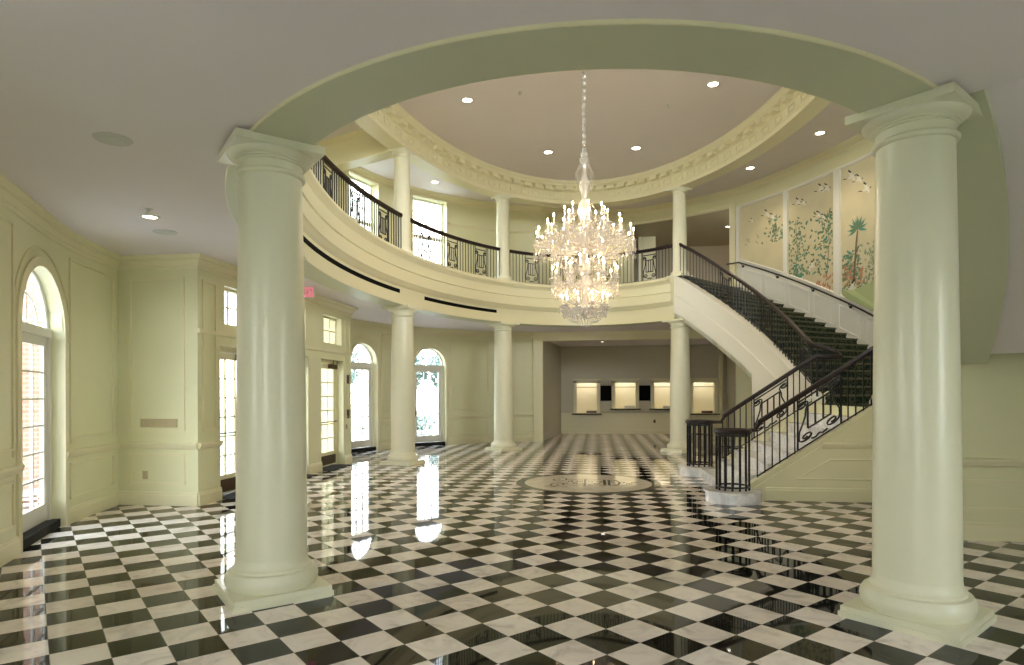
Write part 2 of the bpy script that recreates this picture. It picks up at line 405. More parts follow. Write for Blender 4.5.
# ------------------------------------------------------------------ floor and ceilings
mb = MB(); mb.quad((-9, -4.3, 0), (8, -4.3, 0), (8, 27, 0), (-9, 27, 0)); structure(mb, 'floor', M['floor'])

BND = [Vector((-4.3, -4))]+W_FRONT+W_BACK+W_RIGHT+[Vector((6.1, -4))]
def boundary(p, dirv, pts=BND):
    best = None
    for a, b in zip(pts, pts[1:]+pts[:1]):
        e = b-a; den = dirv.x*e.y-dirv.y*e.x
        if abs(den) < 1e-9: continue
        w_ = a-p; t = (w_.x*e.y-w_.y*e.x)/den; u = (w_.x*dirv.y-w_.y*dirv.x)/den
        if t > 1e-4 and -1e-6 <= u <= 1+1e-6 and (best is None or t < best): best = t
    return p+dirv*best if best else p+dirv*3
def annulus(mb, off, z, t0=0, t1=360, n=144, th=None, extra=0.0):
    for i in range(n):
        ta, tb = t0+(t1-t0)*i/n, t0+(t1-t0)*(i+1)/n; q = []
        for t in (ta, tb):
            p = ell(t, off); d = elln(t); q.append((p, boundary(p, d)+d*extra))
        (p, P), (r, R) = q
        mb.quad((p.x, p.y, z), (P.x, P.y, z), (R.x, R.y, z), (r.x, r.y, z))
TS = 57.5
mb = MB(); annulus(mb, .2, ZC, TS, 360-TS, 150, extra=.3); structure(mb, 'ceiling', M['ceil'])
mb = MB(); annulus(mb, .0, ZF, TS, 360-TS, 150, extra=.3); structure(mb, 'floor', M['corridor'])
mb = MB(); annulus(mb, .15, ZA, 0, 360, 180, extra=.3); structure(mb, 'ceiling', M['ceil'])
mb = MB()
n = 120; vs = [(ell(360*i/n, .3).x, ell(360*i/n, .3).y, ZM) for i in range(n)]; mb.add(vs, [tuple(range(n))]); structure(mb, 'ceiling', M['ceil'])

# ------------------------------------------------------------------ outer walls
def arch_top(sc_, w_, zs):
    return lambda s: zs+math.sqrt(max(0, (w_/2)**2-(s-sc_)**2))
ARCH = []  # (path, centre s, width, spring z)
sF = PF.near((-6.16, 6.36)); s1_ = PB.near((-6.42, 16.85)); s2_ = PB.near((-5.12, 19.0))
ARCH = [(PF, sF, 1.40, 2.36), (PB, s1_, 1.14, 2.44), (PB, s2_, 1.14, 2.44)]
SNF = PF.near((-4.45, 1.0))
ops = {id(PF): [], id(PB): []}
for P_, s_, w_, z_ in ARCH: ops[id(P_)].append((s_-w_/2, s_+w_/2, 0, arch_top(s_, w_, z_)))
mb = MB(); wall_along(mb, PF, 0, ZC+.02, ops[id(PF)]+[(SNF-.8, SNF+.8, .5, lambda s: 3.0)], th=.19); structure(mb, 'wall_left_front', [M['paint'], M['brick']], True)
mb = MB(); wall_along(mb, PB, 0, ZC+.02, ops[id(PB)], th=.2); structure(mb, 'wall_left_back', [M['paint'], M['brick']], True)
# upper level, left, with tall sash windows over the arched doors; the unseen front two added for daylight
UW = [(UPL.near((-6.42, 16.85)), 1.25), (UPL.near((-5.12, 19.0)), 1.2), (UPL.near((-6.16, 6.36)), 1.25), (UPL.near((-5.0, 3.9)), 1.25)]
mb = MB(); wall_along(mb, UPL, ZC+.02, ZA+.05, [(s-w_/2, s+w_/2, ZF+.55, lambda q: 7.60) for s, w_ in UW]); structure(mb, 'wall_left_upper', [M['paint'], M['brick']], True)
sRd = PR.near((4.2, 20.05))
mb = MB(); wall_along(mb, PR, 0, ZA+.05, (), s0=sRd); structure(mb, 'wall_right', [M['paint'], M['brick']], True)
mb = MB(); flat_wall(mb, (6.1, 5), (6.1, -4), 0, ZC+.1, [(3.0, 5.2, .5, 3.0)], th=.25, side=-1)
structure(mb, 'wall_right_front', M['paint'])
mb = MB(); flat_wall(mb, (6.1, -4), (-4.3, -4), 0, ZC+.1, [(6.2, 8.4, .3, 3.2)], th=.25, side=-1)
flat_wall(mb, (-4.3, -4), (-4.3, -.6), 0, ZC+.1, [], th=.25, side=-1)
structure(mb, 'wall_front', M['paint'])
mb = MB(); mb.box((CX, -.7, ZC+.35), (7, 3.9, .02)); structure(mb, 'ceiling', M['ceil'])

# lower back opening: side piers, header, back room
mb = MB()
flat_wall(mb, (-1.85, 21.0), (-1.42, 25.2), 0, ZC+.05, [], th=.25, side=1)
flat_wall(mb, (4.95, 25.2), (4.95, 19.6), 0, ZC+.05, [(1.4, 2.4, .0, 2.25)], th=.25, side=1)
structure(mb, 'wall_back_room', M['carpet_room'])
TW = [(-.40, -.04), (1.10, .15), (2.60, .15), (4.08, -.04)]     # ticket windows: centre x, sill lift
mb = MB(); holes = []
for x, dz in TW: holes.append((x+2-.40, x+2+.40, 0.84+dz, 2.0))
flat_wall(mb, (-2, 25.2), (5.2, 25.2), 0, 3.6, holes, th=.16, side=1); structure(mb, 'wall_back', M['carpet_room'])
mb = MB(); mb.quad((-2, 20.8, 3.46), (5.2, 20.8, 3.46), (5.2, 25.3, 3.46), (-2, 25.3, 3.46)); structure(mb, 'ceiling', M['ceil'])
mb = MB(); mb.box6([(-1.9, 20.75, 3.34), (5, 20.75, 3.34), (5, 21.1, 3.34), (-1.9, 21.1, 3.34), (-1.9, 20.75, ZC+.02), (5, 20.75, ZC+.02), (5, 21.1, ZC+.02), (-1.9, 21.1, ZC+.02)])
structure(mb, 'trim_1', M['trim'])
mb = MB(); mb.box((5.02, 23.3, 1.12), (.03, .5, 1.12)); mb.box((4.97, 23.3, 1.5), (.012, .32, .55)); structure(mb, 'door_7', M['slate'])
# pier left of the back opening, with its own pilaster edge
mb = MB(); mb.box((-1.93, 20.93, ZC/2), (.16, .16, ZC/2)); mb.box((-1.93, 20.9, 3.45), (.2, .2, .06)); structure(mb, 'trim_2', M['trim'])
mb = MB(); mb.box((5.0, 20.4, ZC/2), (.18, .3, ZC/2)); mb.box((4.7, 25.1, ZC/2), (.08, .08, ZC/2)); structure(mb, 'trim_3', M['trim'])

# upper back wall with the opening to the corridor
UB = Path(catmull([(-1.85, 21.0), (-.4, 21.75), (1.2, 21.75), (2.2, 21.35), (3.3, 20.75), (4.2, 20.05)]))
sa, sb = UB.near((1.25, 21.74)), UB.near((4.12, 20.1))
mb = MB(); wall_along(mb, UB, ZC+.02, ZA+.05, [(sa, sb, ZF, lambda s: 7.35)], th=.25); structure(mb, 'wall_back_upper', [M['paint'], M['corridor']], True)
mb = MB()
flat_wall(mb, (-.2, 26.0), (7, 26.0), ZF, 7.6, [], th=.1, side=1); flat_wall(mb, (1.1, 22.0), (1.1, 26), ZF, 7.6, [], th=.1, side=1); flat_wall(mb, (6.6, 19.5), (6.6, 26), ZF, 7.6, [], th=.1, side=-1)
structure(mb, 'wall_corridor', M['corridor'])
mb = MB(); mb.box((1.95, 24.3, ZF+1.35), (.24, .2, 1.35)); mb.box((1.62, 24.3, ZF+1.35), (.07, .26, 1.35)); structure(mb, 'wall_corridor', M['trim'])
mb = MB(); mb.quad((-.2, 19.9, ZF-.01), (7, 19.9, ZF-.01), (7, 26, ZF-.01), (-.2, 26, ZF-.01)); structure(mb, 'floor', M['corridor'])
mb = MB(); ss = UB.samples(sa-.3, UB.len, .3)
for u, v in zip(ss, ss[1:]):
    p, q = UB.at(u), UB.at(v); mb.quad((p.x, p.y+.2, 7.45), (q.x, q.y+.2, 7.45), (q.x, 26, 7.45), (p.x, 26, 7.45))
mb.quad((4.2, 20.3, 7.45), (7, 20.3, 7.45), (7, 26, 7.45), (4.2, 26, 7.45)); structure(mb, 'ceiling', M['corridor'])

# ------------------------------------------------------------------ entrance bay
BX, BY0, BY1 = -5.72, 8.45, 14.2
DOORS_B = [(9.0, 10.16), (10.79, 11.98), (12.57, 13.76)]
mb = MB(); hs = []
for a, b in DOORS_B: hs += [(a-BY0, b-BY0, 0, 2.36), (a-BY0+.12, b-BY0-.12, 2.70, 3.30)]
flat_wall(mb, (BX, BY0), (BX, BY1), 0, ZC+.01, hs, th=.30, side=1)
flat_wall(mb, (-7.02, BY0), (BX-.3, BY0), 0, ZC+.01, [], th=.2, side=1)
flat_wall(mb, (BX-.3, BY1), (-6.98, BY1), 0, ZC+.01, [], th=.2, side=1)
structure(mb, 'wall_entrance', M['paint'])
BAY = Path([(-7.0, BY0), (BX, BY0), (BX, BY1), (-6.95, BY1)])
def bay_frames(z):
    pts = [(Vector((-7.0, BY0)), Vector((0, -1))), (Vector((BX, BY0)), Vector((1, -1))), (Vector((BX, BY1)), Vector((1, 1))), (Vector((-6.95, BY1)), Vector((0, 1)))]
    return [(p, n, z) for p, n in pts]
# ------------------------------------------------------------------ mouldings of the lower walls
def gaps(path, s0, s1, cuts):
    out = []; c = s0
    for a, b in sorted(cuts):
        if a > c: out.append((c, a))
        c = max(c, b)
    if s1 > c: out.append((c, s1))
    return out
mb = MB()
for path in (PF, PB):
    cuts = [(s-w_/2-.02, s+w_/2+.02) for P_, s, w_, z in ARCH if P_ is path]
    for a, b in gaps(path, 0, path.len, cuts):
        if b-a < .05: continue
        mb.sweep(path_frames(path, a, b, .88), CHAIR); mb.sweep(path_frames(path, a, b, 0), BASE)
        k = max(1, round((b-a)/1.7)); wd = (b-a)/k
        for i in range(k):
            u, v = a+i*wd+.16, a+(i+1)*wd-.16
            if v-u < .15: continue
            frame_on(mb, path, u, v, .30, .76); frame_on(mb, path, u, v, 1.06, 3.34)
    mb.sweep(path_frames(path, 0, path.len, ZC), CROWN)
structure(mb, 'trim_4', M['trim'])
mb = MB()
mb.sweep(bay_frames(ZC), CROWN)
def flat_sweep(p, q, n, z, prof): mb.sweep([(Vector(p), Vector(n), z), (Vector(q), Vector(n), z)], prof)
flat_sweep((-7, BY0), (BX, BY0), (0, -1), .88, CHAIR); flat_sweep((-7, BY0), (BX, BY0), (0, -1), 0, BASE)
ys = [BY0]+[v for d in DOORS_B for v in d]+[BY1]
for a, b in zip(ys[::2], ys[1::2]):
    flat_sweep((BX, a), (BX, b), (1, 0), .88, CHAIR) if a == BY0 else None
    flat_sweep((BX, a), (BX, b), (1, 0), 0, BASE)
BF = Path([(-7.0, BY0), (BX, BY0)]); BS = Path([(BX, BY0), (BX, BY1)])
class _P(Path): pass
def frame_flat(mb, p, q, n, z0, z1, w=.035, d=.018):
    p, q, n = Vector(p), Vector(q), Vector(n); t = (q-p).normalized(); L = (q-p).length; rz = math.atan2(t.y, t.x)
    def bar(u, z, hu, hz): c = p+t*u+n*d/2; mb.box((c.x, c.y, z), (hu, d/2, hz), rz)
    bar(L/2, z0+w/2, L/2, w/2); bar(L/2, z1-w/2, L/2, w/2); bar(w/2, (z0+z1)/2, w/2, (z1-z0)/2-w); bar(L-w/2, (z0+z1)/2, w/2, (z1-z0)/2-w)
frame_flat(mb, (-6.80, BY0), (-5.92, BY0), (0, -1), 1.08, 3.32); frame_flat(mb, (-6.80, BY0), (-5.92, BY0), (0, -1), .30, .76)
frame_flat(mb, (BX, 8.56), (BX, 8.9), (1, 0), 1.08, 3.3); frame_flat(mb, (BX, 13.84), (BX, 14.12), (1, 0), 1.08, 3.3)
mb.box((BX+.02, (BY0+BY1)/2, 2.54), (.02, (BY1-BY0)/2, .03))
structure(mb, 'trim_5', M['trim'])

# ------------------------------------------------------------------ doors
def grid_leaf(P0, tv, nv, wd, z0, z1, cols, rows, stile=.11, bottom=.20, top=.11, th=.045):
    """leaf panel geometry: returns frame MB, glass MB; P0 start corner (2D), tv along, nv inward"""
    f = MB(); g = MB(); rz = math.atan2(tv.y, tv.x)
    def bar(u0, u1, a, b, t=th):
        c = P0+tv*((u0+u1)/2); f.box((c.x, c.y, (a+b)/2), ((u1-u0)/2, t/2, (b-a)/2), rz)
    bar(0, stile, z0, z1); bar(wd-stile, wd, z0, z1); bar(stile, wd-stile, z0, z0+bottom); bar(stile, wd-stile, z1-top, z1)
    for i in range(1, cols):
        u = stile+(wd-2*stile)*i/cols; bar(u-.011, u+.011, z0+bottom, z1-top, th*.7)
    for j in range(1, rows):
        z = z0+bottom+(z1-z0-bottom-top)*j/rows; bar(stile, wd-stile, z-.011, z+.011, th*.6)
    c = P0+tv*(wd/2); g.box((c.x, c.y, (z0+bottom+z1-top)/2), (wd/2-stile, .004, (z1-z0-bottom-top)/2), rz)
    return f, g
dn = 0
for P_, s_, w_, zs in ARCH:
    dn += 1
    p = P_.at(s_); t = P_.tan(s_); nin = inward(p, t); c = p-nin*.15
    if dn == 1: c = p-nin*.15
    hw = w_/2; P0 = c-t*hw
    rt = bpy.data.objects.new('door_%d' % dn, None); C.objects.link(rt); rt.location = (c.x, c.y, 0); rt['_o'] = (c.x, c.y, 0); rt['kind'] = 'structure'
    fr = MB(); rz = math.atan2(t.y, t.x)
    for u in (.035, w_-.035): q = P0+t*u; fr.box((q.x, q.y, zs/2), (.035, .05, zs/2), rz)
    q = c; fr.box((q.x, q.y, zs), (hw, .06, .05), rz)
    # arch rim, spokes and inner arc of the fanlight
    for R, r in ((hw-.03, .032), (hw*.52, .011)):
        fr.tube([(c.x+t.x*R*math.cos(a), c.y+t.y*R*math.cos(a), zs+.03+R*math.sin(a)) for a in [pi*i/24 for i in range(25)]], r, 6)
    for a in (pi/4, pi/2, 3*pi/4): fr.tube([(c.x, c.y, zs+.04), (c.x+t.x*hw*math.cos(a), c.y+t.y*hw*math.cos(a), zs+.03+hw*math.sin(a))], .011, 4)
    fr.build('frame', M['white'], rt)
    gl = MB(); vs = [(c.x, c.y, zs)]+[(c.x+t.x*(hw-.02)*math.cos(pi*i/24), c.y+t.y*(hw-.02)*math.cos(pi*i/24), zs+.02+(hw-.02)*math.sin(pi*i/24)) for i in range(25)]
    gl.add(vs, [(0, i, i+1) for i in range(1, 25)]); gl.build('fanlight_pane', M['glass'], rt)
    f, g = grid_leaf(P0+t*.07, t, nin, w_-.14, .11, zs-.05, 3, 6)
    lf = f.build('leaf', M['white'], rt); g.build('pane', M['glass'], lf)
    kb = MB(); q = P0+t*(.13)+nin*.05; kb.box((q.x, q.y, 1.0), (.02, .012, .09), rz); kb.tube([(q.x, q.y, 1.0), (q.x+nin.x*.05, q.y+nin.y*.05, 1.0), (q.x+nin.x*.05+t.x*.1, q.y+nin.y*.05+t.y*.1, 1.0)], .009, 6)
    kb.build('handle', M['brass'], lf)
    th = MB(); q = c+nin*.05; th.box((q.x, q.y, .05), (hw-.01, .09, .05), rz); th.build('threshold', M['mat'], rt)
    # architrave round the opening, on the room side
    ar = MB(); k = w_/2
    prof = []
    for rr, dd in ((k+.0, .03), (k+.07, .035), (k+.09, .02)):
        pass
    outl = [(k, 0), (k, zs)]+[(k*math.cos(a), zs+k*math.sin(a)) for a in [pi*i/28 for i in range(1, 28)]]+[(-k, zs), (-k, 0)]
    def onw(u, z, o, P_=P_, s_=s_):
        q = P_.at(s_+u); nn = inward(q, P_.tan(s_+u)); return (q.x+nn.x*o, q.y+nn.y*o, z)
    def grow(u, z, e):
        if z <= zs: return (u+e*(1 if u > 0 else -1), z)
        a = math.atan2(z-zs, u); return ((k+e)*math.cos(a), zs+(k+e)*math.sin(a))
    rows_ = []
    for e, o in ((0, 0), (0, .025), (.07, .035), (.10, .02), (.10, 0)):
        rows_.append([onw(*grow(u, z, e), o) for u, z in outl])
    m_ = len(outl)
    ar.add([v for r in rows_ for v in r], [(i*m_+j, i*m_+j+1, (i+1)*m_+j+1, (i+1)*m_+j) for i in range(4) for j in range(m_-1)])
    # outer hood ring
    hood = [onw((k+.20)*math.cos(a), zs+(k+.20)*math.sin(a), .008) for a in [pi*i/28 for i in range(29)]]
    ar.tube(hood, .014, 5); ar.tube([onw(k+.2, zs, .008), onw(k+.2, 1.0, .008)], .012, 5); ar.tube([onw(-k-.2, zs, .008), onw(-k-.2, 1.0, .008)], .012, 5)
    ar.build('architrave', M['trim'], rt)
for a, b in DOORS_B:
    dn += 1; c = Vector((BX-.2, (a+b)/2)); t = Vector((0, 1)); nin = Vector((1, 0)); w_ = b-a
    rt = bpy.data.objects.new('door_%d' % dn, None); C.objects.link(rt); rt.location = (c.x, c.y, 0); rt['_o'] = (c.x, c.y, 0); rt['kind'] = 'structure'
    fr = MB()
    for y in (a+.025, b-.025): fr.box((c.x, y, 1.18), (.05, .025, 1.18))
    fr.box((c.x, c.y, 2.32), (.05, w_/2, .035)); fr.build('frame', M['trim'], rt)
    f, g = grid_leaf(Vector((c.x, a+.05)), t, nin, w_-.10, .03, 2.28, 3, 6, bottom=.30)
    lf = f.build('leaf', M['trim'], rt); g.build('pane', M['glass'], lf)
    kp = MB(); kp.box((c.x+.03, c.y, .16), (.008, w_/2-.08, .10)); kp.build('kick_plate', M['bronze'], lf)
    pb = MB(); pb.tube([(c.x+.03, a+.12, 1.0), (c.x+.09, a+.12, 1.0), (c.x+.09, b-.12, 1.0), (c.x+.03, b-.12, 1.0)], .012, 6); pb.build('push_bar', M['bronze'], lf)
    cl = MB(); cl.box((c.x+.07, b-.30, 2.22), (.045, .16, .05)); cl.tube([(c.x+.08, b-.3, 2.27), (c.x+.2, b-.55, 2.33)], .012, 5); cl.build('closer', M['bronze'], lf)
    tr, tg = grid_leaf(Vector((BX-.15, a+.12)), t, nin, w_-.24, 2.70, 3.30, 3, 2, stile=.035, bottom=.035, top=.035)
    q = tr.build('transom_frame', M['trim'], rt); tg.build('transom_pane', M['glass'], q)
    mt = MB(); mt.box((BX-.02, c.y, .006), (.22, w_/2-.02, .006)); tag(mt.build('door_mat', M['mat']), ['black mat at the entrance door nearest the camera', 'black mat at the middle entrance door', 'black mat at the entrance door farthest from the camera'][dn-4], 'door mat')

# ------------------------------------------------------------------ sash windows upstairs, and unseen ones near the camera added for fill light
wn = 0
def sash(P0, t, nin, w_, z0, z1, cols, rows):
    global wn; wn += 1
    rt = bpy.data.objects.new('window_%d' % wn, None); C.objects.link(rt); rt.location = (P0.x, P0.y, z0); rt['_o'] = (P0.x, P0.y, z0); rt['kind'] = 'structure'
    zm = (z0+z1)/2
    for (a, b) in ((z0, zm), (zm, z1)):
        f, g = grid_leaf(P0, t, nin, w_, a, b, cols, rows, stile=.05, bottom=.05, top=.05)
        q = f.build('sash', M['white'], rt); g.build('pane', M['glass'], q)
    return rt
for s_, w_ in UW:
    p = UPL.at(s_); t = UPL.tan(s_); nin = inward(p, t); rt = sash(p-nin*.2-t*w_/2, t, nin, w_, ZF+.55, 7.60, 4, 3)
    m2 = MB(); frame_on(m2, UPL, s_-w_/2-.09, s_+w_/2+.09, ZF+.47, 7.69, w=.09, d=.035); m2.build('window_frame', M['trim'], rt)
for (x0, x1, z0, z1) in ((6.1-6.2, 6.1-8.4, .3, 3.2),):
    sash(Vector((x1, -4.1)), Vector((1, 0)), Vector((0, 1)), 2.2, z0, z1, 4, 3)
sash(Vector((6.22, 5-5.2)), Vector((0, 1)), Vector((-1, 0)), 2.2, .5, 3.0, 4, 3)
p = PF.at(SNF); t = PF.tan(SNF); sash(p-inward(p, t)*.1-t*.8, t, inward(p, t), 1.6, .5, 3.0, 4, 3)

# ------------------------------------------------------------------ ring: beam and gallery front
T0, T1 = 57.5, 302.5
FASC = [(.24, 0), (-.24, 0), (-.24, .38), (-.27, .40), (-.31, .44), (-.33, .47), (-.36, .49), (-.36, .72), (-.345, .735), (-.375, .75), (-.375, .97), (-.40, 1.0), (-.43, 1.03), (-.46, 1.06), (-.46, 1.11), (-.40, 1.15), (.24, 1.15)]
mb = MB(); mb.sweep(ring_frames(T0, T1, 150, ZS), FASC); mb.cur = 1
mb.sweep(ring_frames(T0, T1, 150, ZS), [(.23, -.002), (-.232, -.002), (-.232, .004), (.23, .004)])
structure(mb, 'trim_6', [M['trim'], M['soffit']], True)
# gallery beam and cornice under the rotunda ceiling
EN = [(.2, 0), (-.2, 0), (-.2, .10), (-.215, .11), (-.215, .33), (-.24, .35), (-.26, .37), (-.26, .44), (-.38, .45), (-.40, .47), (-.40, .51), (-.44, .56), (-.45, .61), (.2, .61)]
mb = MB(); mb.sweep(ring_frames(0, 360, 180, ZB)[:-1], EN, closed_path=True)
nm = 84
for i in range(nm):
    t = 360*i/nm; c = ell(t, -.315); nn = elln(t); mb.box((c.x, c.y, ZB+.405), (.070, .11, .055), math.atan2(nn.y, nn.x))
    # fretwork on the frieze
    c = ell(t, -.222); rz = math.atan2(nn.y, nn.x)
    tv = Vector((-nn.y, nn.x))
    for du, dz, hu, hz in ((0, .285, .12, .012), (.12, .225, .012, .065), (.0, .16, .12, .012), (-.12, .205, .012, .04)):
        mb.box((c.x+tv.x*du, c.y+tv.y*du, ZB+dz), (.018, hu, hz), rz)
structure(mb, 'trim_7', M['trim'], False)
# radial beam from the gallery column to the outer wall
mb = MB(); a = ell(158.7, .1); b = Vector((-6.75, 15.1)); d = (b-a).normalized(); nn = Vector((-d.y, d.x))*.19
mb.box6([(*(a+nn), ZB), (*(b+nn), ZB), (*(b-nn), ZB), (*(a-nn), ZB), (*(a+nn), ZA), (*(b+nn), ZA), (*(b-nn), ZA), (*(a-nn), ZA)])
for sg in (1, -1):
    f = [(a+nn*sg, (nn*sg).normalized(), ZA), (b+nn*sg, (nn*sg).normalized(), ZA)]; mb.sweep(f, [(o*.7, z*.6) for o, z in CROWN])
structure(mb, 'trim_8', M['trim'])
# upper wall mouldings
mb = MB()
for path, a, b in ((UPL, UPL.near((-6.9, 14)), UPL.len), (UB, 0, UB.len), (PR, sRd, PR.len-.5)):
    mb.sweep(path_frames(path, a, b, ZA, .25), [(o*1.1, z) for o, z in CROWN])
mb.sweep(path_frames(UPL, UPL.near((-6.9, 14)), UW[0][0]-.75, 6.98), CHAIR)
mb.sweep(path_frames(UPL, UW[0][0]+.75, UW[1][0]-.72, 6.98), CHAIR)
mb.sweep(path_frames(UPL, UW[1][0]+.72, UPL.len, 6.98), CHAIR); mb.sweep(path_frames(UB, 0, sa, 6.98), CHAIR)
mb.sweep(path_frames(UPL, UPL.near((-6.9, 14)), UPL.len, ZF), BASE); mb.sweep(path_frames(UB, 0, sa, ZF), BASE)
for s_ in (sa-.12, sa-.75, sb+.03):
    p = UB.at(s_); n_ = inward(p, UB.tan(s_)); mb.box((p.x+n_.x*.02, p.y+n_.y*.02, (ZF+7.4)/2), (.09, .05, (7.4-ZF)/2), math.atan2(UB.tan(s_).y, UB.tan(s_).x))
mb.sweep(path_frames(UB, sa, sb, 7.30), [(0, 0), (.03, .01), (.04, .08), (0, .1)])
q = UPL.at(UPL.near((-6.83, 14.95))); mb.box((q.x+.12, q.y, (ZF+ZB)/2), (.14, .2, (ZB-ZF)/2))
structure(mb, 'trim_9', M['trim'])

# ------------------------------------------------------------------ columns
def colprof_big(h):
    base = [(.345, .0), (.362, .03), (.368, .065), (.361, .10), (.342, .13), (.309, .135), (.309, .155), (.296, .165), (.286, .19), (.281, .23)]
    return base
def column(td, z0, big, label, group):
    p = ell(td); nn = elln(td); rz = math.atan2(nn.y, nn.x)
    H = (ZS-z0) if big else (ZB-z0); k = 1.0 if big else .70
    rt = thing('column', label, 'column', (p.x, p.y, z0), group, 'thing')
    pl = MB(); hw = .368*k; ph = .08*k; pl.box((p.x, p.y, z0+ph/2), (hw, hw, ph/2), rz); pl.box((p.x, p.y, z0+ph*.25), (hw+.012, hw+.012, ph*.25), rz); o = pl.build('plinth', M['column'], rt)
    bs = MB(); bs.lathe((p.x, p.y, z0+ph), [(r*k*.98, z*k) for r, z in [(.30, 0)]+colprof_big(H)], 48); bs.build('base', M['column'], rt, True)
    sh = MB(); zb = ph+.23*k; zt = H-.24*k; rb, rt_ = .275*k, .243*k; n_ = 14
    sh.lathe((p.x, p.y, z0), [(rb+(rt_-rb)*(i/n_)**1.5, zb+(zt-zb)*i/n_) for i in range(n_+1)], 48); sh.build('shaft', M['column'], rt, True)
    cp = MB()
    prof = [(.243, -.24), (.262, -.235), (.272, -.222), (.272, -.212), (.260, -.20), (.246, -.196), (.246, -.135), (.262, -.13), (.262, -.118), (.276, -.116), (.276, -.104), (.296, -.097), (.318, -.083), (.331, -.066), (.333, -.058), (.2, -.058)]
    cp.lathe((p.x, p.y, z0+H), [(r*k, z*k) for r, z in prof], 48); cp.build('capital', M['column'], rt, True)
    ab = MB(); ab.box((p.x, p.y, z0+H-.027*k), (.337*k, .337*k, .03*k), rz); ab.build('abacus', M['column'], rt)
    return rt
LB = ['cream column at the back right, beside the stair newels', 'cream column at the back left of the hall, before the ticket windows', 'cream column in front of the two arched glass doors', 'cream column hidden behind the big left front column', 'large glossy cream column in the left foreground', 'large glossy cream column in the right foreground by the stair']
for t, lb in zip(T_COL, LB): column(t, 0, True, lb, 'columns under the gallery ring')
for t, lb in zip(T_COL[:3], ['slim gallery column at the head of the stair', 'slim gallery column left of the chandelier', 'slim gallery column between the two upstairs windows']):
    column(t, ZF, False, lb, 'slim columns on the gallery')

# ------------------------------------------------------------------ linear air slots in the gallery front
for (a, b, lb) in ((127, 154, 'short black air slot in the gallery front, before the back left column'), (163, 208, 'long black air slot in the gallery front above the entrance doors')):
    m2 = MB(); m2.sweep(ring_frames(a, b, 40, ZS+.235), [(-.236, 0), (-.244, 0), (-.244, .085), (-.236, .085)])
    q = ell((a+b)/2, -.24); o = tag(m2.build('air_slot', M['black'], loc=(q.x, q.y, ZS+.27)), lb, 'air vent', 'air slots in the gallery front')

# ------------------------------------------------------------------ stairs
tl = math.degrees(math.asin(1.25/B))      # ellipse parameter where the landing ends
def arc_table(t0, t1, n=200):
    L = [0]; P = ell(t0)
    for i in range(1, n+1):
        q = ell(t0+(t1-t0)*i/n); L.append(L[-1]+(q-P).length); P = q
    return L
LT = arc_table(tl, TS)
def t_at(fr):
    d = fr*LT[-1]
    for i in range(200):
        if LT[i+1] >= d: return tl+(TS-tl)*(i+(d-LT[i])/(LT[i+1]-LT[i]))/200
    return TS
def fr_at(t):
    x = (abs(t)-tl)/(TS-tl)*200
    if x <= 0: return 0
    i = min(199, int(x)); return (LT[i]+(LT[i+1]-LT[i])*(x-i))/LT[-1]
def zline(t): return ZL+(ZF-ZL)*fr_at(t)
def outer(t):
    p = ell(t); n_ = elln(t); sgn = 1 if t >= 0 else -1; a = abs(t)
    dl = 21*a/tl if a <= tl else 21*(1-fr_at(a))+13*fr_at(a)
    n_ = Matrix.Rotation(math.radians(dl)*sgn, 2) @ n_; return boundary(p, n_)-n_*.02
NS = 20
stair = thing('staircase', 'grand marble and carpet stair that splits at a landing and curves up along the gallery', 'staircase', (4.2, CY, 0))
for sg in (1, -1):
    for i in range(NS):
        ta, tb = sg*t_at(i/NS), sg*t_at((i+1)/NS)
        if sg < 0 and False: continue
        z0, z1 = ZL+(ZF-ZL)*i/NS, ZL+(ZF-ZL)*(i+1)/NS
        st = MB(); q = []
        ta2 = ta-sg*.35
        for t in (ta2, tb):
            a, b = ell(t, -.05), outer(t); q.append((a, b))
        (a, b), (c, d) = q
        st.box6([(*a, z0-.04), (*b, z0-.04), (*d, z0-.04), (*c, z0-.04), (*a, z1), (*b, z1), (*d, z1), (*c, z1)])
        a_, c_ = (q[0][0]-q[1][0]).normalized()*.03, 0
        st.cur = 1; st.box6([(*(a+a_), z1-.035), (*(b+a_), z1-.035), (*b, z1-.035), (*a, z1-.035), (*(a+a_), z1+.004), (*(b+a_), z1+.004), (*b, z1+.004), (*a, z1+.004)])
        st.build('step', [M['carpet'], M['nose']], stair)
# landing
mb = MB(); n_ = 16; top = [ell(-tl+2*tl*i/n_, -.06) for i in range(n_+1)]; out = [outer(-tl+2*tl*i/n_) for i in range(n_+1)]
for i in range(n_):
    a, b, c, d = top[i], out[i], out[i+1], top[i+1]
    mb.box6([(*a, ZL-.15), (*b, ZL-.15), (*c, ZL-.15), (*d, ZL-.15), (*a, ZL), (*b, ZL), (*c, ZL), (*d, ZL)])
mb.build('landing', M['carpet'], stair)
